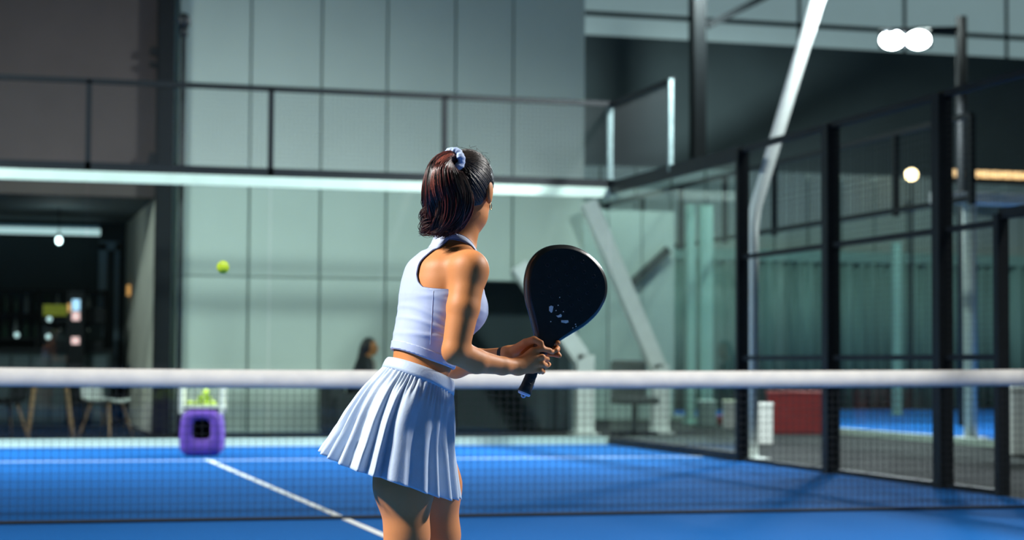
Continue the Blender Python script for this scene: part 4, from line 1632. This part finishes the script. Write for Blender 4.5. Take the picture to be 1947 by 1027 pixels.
# waistband
WV = []
ts = [0.0, 0.004, 0.03, 0.06, 0.09, 0.118, 0.122]
grow = [-0.003, 0.002, 0.0045, 0.005, 0.0045, 0.003, -0.002]
nw = 96
tw = np.arange(nw) / nw * 2 * PI
for t, gr in zip(ts, grow):
    WV.append(ring_point(t, tw, gr))
WV = np.concatenate(WV)
i0 = np.arange(len(ts) - 1)[:, None] * nw + np.arange(nw)[None]
i1 = np.arange(len(ts) - 1)[:, None] * nw + (np.arange(nw)[None] + 1) % nw
WF = np.stack([i0, i1, i1 + nw, i0 + nw], -1).reshape(-1, 4)
o = link('waistband', np_mesh('waistband', WV, WF[:, ::-1].copy()), 'skirt_fabric', skirt, True)
sm = o.modifiers.new('solid', 'SOLIDIFY')
sm.thickness = 0.002
sm.offset = -1

# ------------------------------------------------------------------ hair
# scalp shell
fh = Field(HC - 0.17, HC + 0.17, 0.0035)
fh.ell(Hd(0, -0.010, 0.020), (0.072 + .0055, 0.091 + .0055, 0.088 + .0055), HROT, 0.0)
fh.ell(Hd(0, -0.028, -0.040), (0.052, 0.055, 0.050), HROT, 0.03)
hV, hF = fh.mesh()
hV = relax(hV, hF, 2)
loc = (hV - HC) @ HROT.T


def hairline(f, r):
    return np.interp(f, [-0.10, -0.06, -0.030, -0.016, -0.004, 0.012, 0.03, 0.055, 0.085], [-0.074, -0.068, -0.056, -0.034, 0.004, 0.012, 0.008, 0.040, 0.068])


gh = loc[:, 2] - hairline(loc[:, 1], loc[:, 0])
sV, sF2, sseg = clip_mesh(hV, hF, gh)
hair = link('hair', np_mesh('hair', sV, sF2), 'hair_black', woman, True)
tag(hair, 'dark hair pulled back tight')
TIE = Hd(-0.004, -0.096, 0.062)              # where the hair is gathered
TIEc = Hd(0, -0.010, 0.010)


def strands(name, lines, radii, m, parent):
    """many thin three-sided strands in one mesh"""
    A = np.array(lines)                       # n, k, 3
    R = np.array(radii)                       # k
    n_, k_, _ = A.shape
    T = np.gradient(A, axis=1)
    T /= np.linalg.norm(T, axis=2)[..., None] + 1e-9
    ref = np.array([0.31, 0.52, 0.79])
    S1 = np.cross(T, ref)
    S1 /= np.linalg.norm(S1, axis=2)[..., None] + 1e-9
    S2 = np.cross(T, S1)
    ring = []
    for j in range(3):
        an = 2 * PI * j / 3
        ring.append(A + (S1 * math.cos(an) + S2 * math.sin(an)) * R[None, :, None])
    Vs = np.stack(ring, 2).reshape(-1, 3)
    b = (np.arange(n_)[:, None] * k_ + np.arange(k_ - 1)[None]) * 3
    F_ = []
    for j in range(3):
        F_.append(np.stack([b + j, b + (j + 1) % 3, b + 3 + (j + 1) % 3, b + 3 + j], -1).reshape(-1, 4))
    return link(name, np_mesh(name, Vs, np.concatenate(F_)), m, parent, True)


# strands combed back over the scalp to the tie
lines = []
hp = hV[(gh > -0.0015)]
sel = rng.choice(len(hp), 2600)
ecen = Hd(0, -0.010, 0.020)
erad = np.array([0.0795, 0.0985, 0.0955])
tl = (TIE - ecen) @ HROT.T / erad
tl /= np.linalg.norm(tl)
for i in sel:
    s0 = (hp[i] - ecen) @ HROT.T / erad
    ln0 = max(np.linalg.norm(s0), 0.9)
    s0 = s0 / np.linalg.norm(s0)
    om = math.acos(np.clip(s0 @ tl, -1, 1))
    if om < 0.12:
        continue
    pts = []
    lift = 1.0 + rng.uniform(-0.012, 0.012)
    for t in np.linspace(0, 1, 9):
        q = (math.sin((1 - t) * om) * s0 + math.sin(t * om) * tl) / math.sin(om)
        rr = (ln0 * (1 - t) + t) * lift + 0.012 * math.sin(t * PI) * rng.uniform(0, 1)
        pts.append(ecen + (q * rr * erad) @ HROT)
    lines.append(pts)
strands('combed_strands', lines, [0.0010] * 8 + [0.0006], 'hair_black', hair)
# a few flyaways
lines = []
for i in range(11):
    s0 = Hd(rng.uniform(-.05, .07), rng.uniform(-.06, .05), 0)
    ang = rng.uniform(-0.3, 1.3)
    base = ecen + (np.array([math.sin(ang) * 0.9, rng.uniform(-.5, .3), math.cos(ang)]) / 1.05 * erad) @ HROT
    dirv = (base - ecen) / np.linalg.norm(base - ecen)
    sidev = np.cross(dirv, HF2)
    lines.append([base + dirv * (0.018 * t) + (sidev * rng.uniform(-1, 1) - HF2 * rng.uniform(-.6, 1)) * 0.03 * t * t for t in np.linspace(0, 1, 6)])
strands('flyaway_strands', lines, [0.0005] * 6, 'hair_black', hair)

# ponytail: key sections px, py, depth, radius across, radius deep
KP = [(870, 307, -0.078, .016, .016), (856, 303, -0.100, .026, .024), (844, 320, -0.118, .045, .036), (846, 350, -0.122, .060, .044), (852, 382, -0.112, .066, .047),
      (849, 410, -0.102, .057, .045), (843, 432, -0.100, .044, .040), (838, 447, -0.100, .030, .030)]
KC = np.array([L(a, b, c) for a, b, c, _, _ in KP])
KR = np.array([(p[3], p[4]) for p in KP])
kt = np.linspace(0, 1, len(KP))


def pony(t, x, y):
    c = np.stack([smooth_interp(t, kt, KC[:, j]) for j in range(3)], -1)
    r = np.stack([smooth_interp(t, kt, KR[:, j]) for j in range(2)], -1)
    # section axes: across the picture, and away; near the tie the bunch runs sideways
    tang = np.gradient(c, axis=0)
    tang /= np.linalg.norm(tang, axis=1)[:, None]
    e2 = np.array([0.0, 1.0, 0.0])
    e1 = np.cross(e2, tang)
    e1 /= np.linalg.norm(e1, axis=1)[:, None] + 1e-9
    return c + e1 * (x * r[:, :1]) + e2 * (y * r[:, 1:])


pt = empty('ponytail', (0, 0, 0), 0, woman)
tag(pt, 'dark red ponytail with flipped ends')
tt = np.linspace(0.02, 0.93, 24)
core = []
for k in range(28):
    an = 2 * PI * k / 28
    core.append(pony(tt, 0.80 * math.cos(an), 0.80 * math.sin(an)))
core = np.array(core)
Vc = core.transpose(1, 0, 2).reshape(-1, 3)
i0 = np.arange(23)[:, None] * 28 + np.arange(28)[None]
i1 = np.arange(23)[:, None] * 28 + (np.arange(28)[None] + 1) % 28
Fc = list(map(tuple, np.stack([i0, i1, i1 + 28, i0 + 28], -1).reshape(-1, 4))) + [tuple(range(27, -1, -1)), tuple(range(23 * 28, 24 * 28))]
link('hair_mass', np_mesh('hair_mass', Vc, Fc), 'hair_red', pt, True)


def pony_lines(n_, copper=False):
    out = []
    for i in range(n_):
        an = rng.uniform(0, 2 * PI)
        rr = 0.72 + 0.33 * math.sqrt(rng.uniform(0, 1))
        if copper:
            an = rng.normal(-1.15, 0.10)
            rr = rng.uniform(0.98, 1.05)
        x, y = rr * math.cos(an), rr * math.sin(an)
        end = rng.uniform(0.74, 1.03) if not copper else rng.uniform(0.5, 0.62)
        t = np.linspace(0.0, end, 20)
        tw_ = rng.normal(0, 0.10)
        P = pony(np.clip(t, 0, 1), x * np.ones((20, 1)) + tw_ * t[:, None] ** 2, y * np.ones((20, 1)))
        # waves
        f_, p_ = 1.6 + 0.4 * math.sin(an * 5), 2.0 * math.sin(an * 3) + rng.normal(0, 0.35)
        P[:, 0] += 0.0085 * np.sin(t * f_ * 6 + p_) * t
        P[:, 1] += 0.006 * np.sin(t * f_ * 7 + p_ * 1.7) * t
        P[:, 2] += 0.003 * np.sin(t * f_ * 5 + p_ * 2) * t
        # flipped ends on the left
        fl = np.clip((t - 0.70) / 0.30, 0, 1) ** 1.6
        lf = np.clip(-x * 0.9 + 0.35, 0, 1)
        if not copper:
            P[:, 0] -= fl * lf * rng.uniform(0.012, 0.055)
            P[:, 2] += fl ** 2 * lf * rng.uniform(0.0, 0.045)
            P[:, 2] -= fl * rng.uniform(-0.004, 0.010)
        out.append(P)
    return out


PR_ = list(np.concatenate([[0.0012] * 15, np.linspace(0.0012, 0.0004, 5)]))
strands('red_strands', pony_lines(1300), PR_, 'hair_red', pt)
strands('dark_strands', pony_lines(1100), PR_, 'hair_black', pt)
strands('bright_red_strands', pony_lines(260), PR_, 'hair_bright', pt)
strands('copper_strands', pony_lines(70, True), [0.0010] * 18 + [0.0006] * 2, 'hair_copper', pt)

# curls at the lower left
lines = []
for i in range(260):
    b = L(rng.uniform(812, 836), rng.uniform(398, 440), rng.uniform(-.13, -.08))
    rad = rng.uniform(0.010, 0.020)
    st = rng.uniform(-0.4, 0.3)
    pts = []
    for t in np.linspace(0, 1, 14):
        a = st + t * rng.uniform(3.4, 3.9)
        pts.append(b + np.array([-rad * math.sin(a) * 1.25 - 0.006 * t, 0.01 * t, -rad * (1 - math.cos(a)) * 0.9 + rad * 0.6 + 0.006 * t * t]))
    lines.append(pts)
strands('curled_strands', lines, list(np.linspace(0.0011, 0.0004, 14)), 'hair_red', pt)
lines = []
for i in range(420):
    b = L(rng.uniform(815, 872), rng.uniform(425, 438), rng.uniform(-.135, -.07))
    dl = -rng.uniform(0.004, 0.035) * (1 if rng.uniform() < 0.8 else -0.5)
    dn = rng.uniform(0.010, 0.026)
    lines.append([b + np.array([dl * t ** 1.5, 0.004 * t, -dn * t + 0.006 * t ** 3]) for t in np.linspace(0, 1, 8)])
strands('tip_strands', lines, list(np.linspace(0.0012, 0.0004, 8)), 'hair_red', pt)

# scrunchie
axv = KC[1] - KC[0]
axv = (KC[1] - TIE)
axv /= np.linalg.norm(axv)
e1 = np.cross(axv, UZ)
e1 /= np.linalg.norm(e1)
e2 = np.cross(e1, axv)
sc = (TIE * 0.45 + KC[1] * 0.55)
sv = []
NA, NBk = 96, 14
for i in range(NA):
    a = 2 * PI * i / NA
    wob = 1 + 0.10 * math.sin(a * 7) + 0.05 * math.sin(a * 17 + 1)
    for j in range(NBk):
        b = 2 * PI * j / NBk
        rr = 0.0270 + 0.0105 * wob * math.cos(b)
        sv.append(sc + (e1 * math.cos(a) + e2 * math.sin(a)) * rr + axv * (0.0175 * wob * math.sin(b) + 0.003 * math.sin(a * 5)))
sf_ = []
for i in range(NA):
    for j in range(NBk):
        sf_.append((i * NBk + j, ((i + 1) % NA) * NBk + j, ((i + 1) % NA) * NBk + (j + 1) % NBk, i * NBk + (j + 1) % NBk))
link('scrunchie', np_mesh('scrunchie', np.array(sv), np.array(sf_)), 'scrunchie_fabric', woman, True)

# earring
ec = Hd(0.078, -0.006, -0.057)
MB().tube([ec + HF2 * (0.0085 * math.cos(a)) + HU2 * (0.0095 * math.sin(a)) for a in np.linspace(0, 2 * PI, 25)], 0.0013, 6).build('earring', 'gold', woman, True)

# bracelets on the left wrist
fa = (WRL - fmid) / np.linalg.norm(WRL - fmid)
b1 = np.cross(fa, UZ)
b1 /= np.linalg.norm(b1)
b2 = np.cross(b1, fa)


def band(name, at_, r, wd, th, m):
    c = WRL + fa * at_
    vv, ff = [], []
    n_ = 40
    prof = [(-wd / 2, 0), (-wd / 2, th), (wd / 2, th), (wd / 2, 0)]
    for i in range(n_):
        a = 2 * PI * i / n_
        for (x, h) in prof:
            vv.append(c + fa * x + (b1 * math.cos(a) + b2 * math.sin(a)) * (r + h))
    for i in range(n_):
        for j in range(4):
            ff.append((i * 4 + j, i * 4 + (j + 1) % 4, ((i + 1) % n_) * 4 + (j + 1) % 4, ((i + 1) % n_) * 4 + j))
    MB().add(vv, ff).build(name, m, woman)


band('wristband', -0.013, 0.0232, 0.020, 0.003, 'dark_fabric')
band('bracelet', 0.002, 0.0238, 0.003, 0.0025, 'silver')

# shoes (below the frame, on the turf)
for s in (1, -1):
    j = LEGS[s][4]
    fs = Field(j + np.array([-0.2, -0.2, -0.10]), j + np.array([0.22, 0.24, 0.06]), 0.005)
    g0 = np.array([j[0], j[1], 0.0])
    fs.cone(g0 - PF * 0.03 + UZ * 0.045, g0 + PF * 0.05 + UZ * 0.055, 0.042, 0.042, 0.02)
    fs.cone(g0 + PF * 0.05 + UZ * 0.05, g0 + PF * 0.165 + UZ * 0.036, 0.042, 0.036, 0.03)
    fs.cone(g0 + UZ * 0.06, g0 + UZ * 0.105 - PF * 0.005, 0.044, 0.043, 0.02)
    X_, Y_, Z_ = fs.region(fs.lo, fs.lo + fs.n * fs.res)[1]
    fs.g = np.maximum(fs.g, (0.004 - Z_)).astype(np.float32)
    sv_, sf2 = fs.mesh()
    sho = link('shoe', np_mesh('shoe', sv_, sf2), 'shoe_white', woman, True)


# ================================================================== SEATED SPECTATOR
sp = tag(empty('person', (PX, PY, 0.0)), 'seated spectator in dark jacket behind the glass, facing right', 'person')
fs = Field((-0.36, -0.34, -0.01), (0.66, 0.34, 1.30), 0.008)
A3 = lambda *q: np.array(q, float)
fs.cone(A3(-0.10, 0, 0.50), A3(-0.06, 0, 0.70), 0.15, 0.135, 0.05)
fs.cone(A3(-0.06, 0, 0.70), A3(0.0, 0, 0.90), 0.135, 0.125, 0.06)
for s in (-1, 1):
    fs.cone(A3(0.0, 0, 0.93), A3(0.0, s * 0.16, 0.91), 0.06, 0.055, 0.05)
    fs.cone(A3(0.0, s * 0.18, 0.90), A3(0.03, s * 0.22, 0.64), 0.05, 0.042, 0.03)
    fs.cone(A3(0.03, s * 0.22, 0.64), A3(0.26, s * 0.12, 0.60), 0.042, 0.03, 0.02)
    fs.cone(A3(0.26, s * 0.12, 0.60), A3(0.34, s * 0.09, 0.60), 0.032, 0.022, 0.02)
    fs.cone(A3(-0.08, s * 0.10, 0.50), A3(0.36, s * 0.11, 0.52), 0.088, 0.062, 0.04)
    fs.cone(A3(0.36, s * 0.11, 0.52), A3(0.40, s * 0.11, 0.08), 0.06, 0.038, 0.03)
    fs.cone(A3(0.39, s * 0.11, 0.045), A3(0.54, s * 0.12, 0.035), 0.042, 0.034, 0.02)
    for k in range(5):
        fs.cone(A3(0.34, s * (0.085 - 0.014 * (k - 2)), 0.60), A3(0.41 - 0.008 * abs(k - 2), s * (0.075 - 0.017 * (k - 2)), 0.585), 0.012, 0.008, 0.004)
jv, jf = fs.mesh()
jv = relax(jv, jf, 2)
sb_ = link('body', np_mesh('body', jv, jf), 'dark_fabric', sp, True)
fs2 = Field((-0.20, -0.20, 0.88), (0.26, 0.20, 1.32), 0.006)
hc = A3(0.055, 0, 1.135)
fs2.cone(A3(0.0, 0, 0.94), hc + A3(-0.01, 0, -0.05), 0.055, 0.05, 0.02)
fs2.ell(hc, (0.092, 0.074, 0.105), None, 0.02)
fs2.ell(hc + A3(0.045, 0, -0.055), (0.052, 0.052, 0.062), None, 0.03)
fs2.cone(hc + A3(0.095, 0, 0.0), hc + A3(0.112, 0, -0.03), 0.008, 0.012, 0.012)
for s in (-1, 1):
    fs2.ell(hc + A3(0.0, s * 0.075, -0.01), (0.018, 0.009, 0.03), None, 0.006)
jv, jf = fs2.mesh()
link('head', np_mesh('head', relax(jv, jf, 2), jf), 'skin', sp, True)
for s in (-1, 1):
    MB().sphere(hc + A3(0.083, s * 0.03, 0.005), 0.011, 10, 8).build('eye', 'iris', sp, True)
MB().tube([hc + A3(0.088, -0.02, -0.065), hc + A3(0.098, 0, -0.063), hc + A3(0.088, 0.02, -0.065)], 0.005, 6).build('lips', 'lip', sp, True)
fs3 = Field((-0.20, -0.20, 0.80), (0.26, 0.20, 1.34), 0.006)
fs3.ell(hc + A3(-0.012, 0, 0.012), (0.098, 0.083, 0.108), None, 0.02)
fs3.cone(hc + A3(-0.07, 0, -0.03), A3(-0.06, 0, 0.95), 0.06, 0.05, 0.04)
jv, jf = fs3.mesh()
jv = relax(jv, jf, 2)
lc = jv - hc
cv_, cf_, _ = clip_mesh(jv, jf, np.maximum(-lc[:, 0] - 0.005, lc[:, 2] - 0.055 - 0.2 * np.maximum(lc[:, 0], 0)))
link('hair', np_mesh('hair', cv_, cf_), 'hair_black', sp, True)
fs4 = Field((-0.20, -0.24, 0.42), (0.26, 0.24, 1.02), 0.008)
fs4.cone(A3(-0.03, 0, 0.70), A3(0.025, 0, 0.90), 0.128, 0.115, 0.05)
jv, jf = fs4.mesh()
cv_, cf_, _ = clip_mesh(jv, jf, jv[:, 0] - 0.06 - 0.25 * np.abs(jv[:, 1]))
link('shirt_front', np_mesh('shirt_front', cv_, cf_), 'beige_shirt', sp, True)

# ================================================================== RACKET
rk = empty('padel_racket', ORI, -YAW)
tag(rk, 'black teardrop padel racket with chipped white marks held by the woman', 'racket')
# local frame: y along the handle, x across, z = face normal towards the viewer
ry = RAX
view = np.array([0, -1.0, 0.0])
rx0 = np.cross(ry, -view)
rx0 = np.cross(ry, view) * -1
rx0 /= np.linalg.norm(rx0)
if rx0[0] < 0:
    rx0 = -rx0
rz0 = np.cross(rx0, ry)
if rz0[1] > 0:
    rz0 = -rz0
yawr = math.radians(20)
rx = rx0 * math.cos(yawr) + rz0 * math.sin(yawr) * -1
rz = rz0 * math.cos(yawr) + rx0 * math.sin(yawr)


def Rk(x, y, z):
    return RK0 + rx * x + ry * y + rz * z


prof = np.array([(.128, .0180), (.150, .0240), (.170, .0345), (.195, .0530), (.22, .0725), (.256, .1010), (.30, .1240), (.335, .1325), (.365, .1335), (.395, .1250), (.42, .1090), (.440, .0860), (.455, .0560), (.463, .028), (.4655, 0.0)])
# smooth outline
tt_ = np.linspace(0, 1, len(prof))
fine = np.linspace(0, 1, 60)
oy = smooth_interp(fine, tt_, prof[:, 0])
ox = smooth_interp(fine, tt_, prof[:, 1])
ox[-1] = 0
outl = [(x, y) for x, y in zip(ox, oy)] + [(-x, y) for x, y in list(zip(ox, oy))[-2::-1]]
outl = np.array(outl)
cen = np.array([0, 0.33])
TH = 0.019
rb = MB()
rings_ = []
for (inset, z) in ((0.012, -TH), (0.004, -TH + 0.004), (0.0, -TH + 0.011), (0.0, TH - 0.011), (0.004, TH - 0.004), (0.012, TH)):
    q = outl.copy()
    d_ = cen - q
    d_ /= np.linalg.norm(d_, axis=1)[:, None]
    keepw = np.clip(np.abs(q[:, 0]) / 0.04, 0.25, 1)[:, None]
    q = q + d_ * inset * np.where(q[:, 1:] < 0.2, keepw, 1)
    rings_.append([Rk(x, y, z) for x, y in q])
m_ = len(outl)
vv = [p for r_ in rings_ for p in r_]
ff = []
for i in range(5):
    for k in range(m_):
        ff.append((i * m_ + k, i * m_ + (k + 1) % m_, (i + 1) * m_ + (k + 1) % m_, (i + 1) * m_ + k))
rim = MB().add(vv, ff).build('rim', 'racket_rim', rk, True)
face = MB().add(rings_[5], [tuple(range(m_))]).add(rings_[0], [tuple(range(m_ - 1, -1, -1))]).build('face', 'racket_black', rk)
for me in (rim.data, face.data):
    bm = bmesh.new()
    bm.from_mesh(me)
    bmesh.ops.recalc_face_normals(bm, faces=bm.faces)
    bm.to_mesh(me)
    bm.free()
# drilled holes
hb_ = MB()
hr_ = MB()
pitch = 0.0335
for i in range(-3, 4):
    for jj in range(-3, 4):
        x = (i + 0.5 * (jj % 2)) * pitch
        y = 0.350 + jj * pitch * 0.80
        if (x / 0.098) ** 2 + ((y - 0.350) / 0.088) ** 2 > 1:
            continue
        c = [Rk(x + 0.0047 * math.cos(a), y + 0.0047 * math.sin(a), TH + 0.0006) for a in np.linspace(0, 2 * PI, 13)[:-1]]
        hb_.add(c, [tuple(range(12))])
        co = [Rk(x + r_ * math.cos(a), y + r_ * math.sin(a), TH + z_) for (r_, z_) in ((0.0047, 0.0004), (0.0054, 0.0014), (0.0062, 0.0002)) for a in np.linspace(0, 2 * PI, 13)[:-1]]
        hr_.add(co, [(k, (k + 1) % 12, 12 + (k + 1) % 12, 12 + k) for k in range(12)] + [(12 + k, 12 + (k + 1) % 12, 24 + (k + 1) % 12, 24 + k) for k in range(12)])
o = hb_.build('drilled_holes', 'dark_hole', face)
o['kind'] = 'stuff'
o = hr_.build('hole_edges', 'racket_rim', face, True)
o['kind'] = 'stuff'


def face_xy(px, py):
    """racket face coordinates of a picture point"""
    ray = _fw + (px - IW / 2) / FPX * _r2 - (py - IH / 2) / FPX * _u2
    rl = np.array([ray @ RH, ray @ FH, ray[2]])
    cl = np.array([(CAM - ORI) @ RH, (CAM - ORI) @ FH, CAM[2]])
    p0 = Rk(0, 0, TH)
    t_ = ((p0 - cl) @ rz) / (rl @ rz)
    q = cl + rl * t_ - RK0
    return q @ rx, q @ ry


def flake(pts, nm='paint_mark', m='racket_paint'):
    xy = [face_xy(*p) for p in pts]
    top_ = [Rk(x, y, TH + 0.0014) for x, y in xy]
    bot_ = [Rk(x, y, TH + 0.0002) for x, y in xy]
    n_ = len(xy)
    MB().add(top_ + bot_, [tuple(range(n_)), tuple(range(2 * n_ - 1, n_ - 1, -1))] + [(k, n_ + k, n_ + (k + 1) % n_, (k + 1) % n_) for k in range(n_)]).build(nm, m, face)


flake([(1044, 583), (1048, 581), (1052, 583), (1051, 588), (1050, 593), (1048, 595), (1044, 591)])
flake([(1057, 600), (1061, 600), (1066, 597), (1068, 600), (1067, 603), (1061, 604)])
flake([(1067, 609), (1080, 609), (1081, 613), (1076, 615), (1067, 613)])
for (x, y) in ((1046, 611), (1063, 565), (1088, 623), (1094, 620), (1060, 580), (1070, 592), (1056, 590), (1093, 616)):
    flake([(x, y), (x + 1.6, y - 0.6), (x + 2.2, y + 1.2), (x + 0.4, y + 1.8)])
# fine line along the left flank
pl_ = [face_xy(x, y) for x, y in ((1006, 586), (1009, 600), (1014, 622), (1019, 642))]
MB().tube([Rk(x, y, TH + 0.0006) for x, y in pl_], 0.0011, 6).build('edge_line', 'racket_line', rk, True)
# handle
hv_, hf_ = [], []
hs = [(-0.0, .0195, .0165), (.006, .0205, .0175), (.02, .0180, .0155), (.05, .0165, .0145), (.10, .0165, .0145), (.128, .0170, .0150), (.150, .020, .0150)]
nh = 16
for (y, hx, hz) in hs:
    for k in range(nh):
        a = 2 * PI * k / nh + PI / nh
        cx2, sx2 = math.cos(a), math.sin(a)
        hv_.append(Rk(hx * math.copysign(abs(cx2) ** 0.7, cx2), y, hz * math.copysign(abs(sx2) ** 0.7, sx2)))
for i in range(len(hs) - 1):
    for k in range(nh):
        hf_.append((i * nh + k, i * nh + (k + 1) % nh, (i + 1) * nh + (k + 1) % nh, (i + 1) * nh + k))
hf_ += [tuple(range(nh - 1, -1, -1)), tuple((len(hs) - 1) * nh + k for k in range(nh))]
grip = MB().add(hv_, hf_).build('grip', 'grip_rubber', rk, True)
# grip tape ridges
rd = MB()
for q in range(8):
    y0 = 0.012 + q * 0.015
    rd.tube([Rk(.0175 * math.cos(a), y0 + 0.015 * a / (2 * PI), .0155 * math.sin(a)) for a in np.linspace(0, 2 * PI, 17)], 0.0009, 4)
rd.build('grip_wrap', 'grip_rubber', grip, True)
# butt cap with ring
bc = MB()
cap = []
for (y, sc2) in ((0.0, 1.0), (-0.004, 1.0), (-0.006, 0.92)):
    cap += [Rk(0.0195 * sc2 * math.cos(a), y, 0.0168 * sc2 * math.sin(a)) for a in np.linspace(0, 2 * PI, 21)[:-1]]
bc.add(cap, [(i * 20 + k, i * 20 + (k + 1) % 20, (i + 1) * 20 + (k + 1) % 20, (i + 1) * 20 + k) for i in range(2) for k in range(20)] + [tuple(range(40, 60))])
bc.build('butt_cap', 'butt_white', rk, True)
MB().tube([Rk(-0.002 + 0.0062 * math.cos(a), -0.0085 + 0.0062 * math.sin(a), 0.006) for a in np.linspace(0, 2 * PI, 21)], 0.0023, 8).build('cord_ring', 'butt_white', rk, True)
flake_p = [Rk(.0165, .016, .010), Rk(.0175, .016, .004), Rk(.0172, .030, .004), Rk(.0165, .030, .010)]
MB().add([p + rx * 0.0012 for p in flake_p] + [p - rx * 0.001 for p in flake_p], [(0, 1, 2, 3), (7, 6, 5, 4), (0, 4, 5, 1), (1, 5, 6, 2), (2, 6, 7, 3), (3, 7, 4, 0)]).build('grip_tab', 'butt_white', grip)
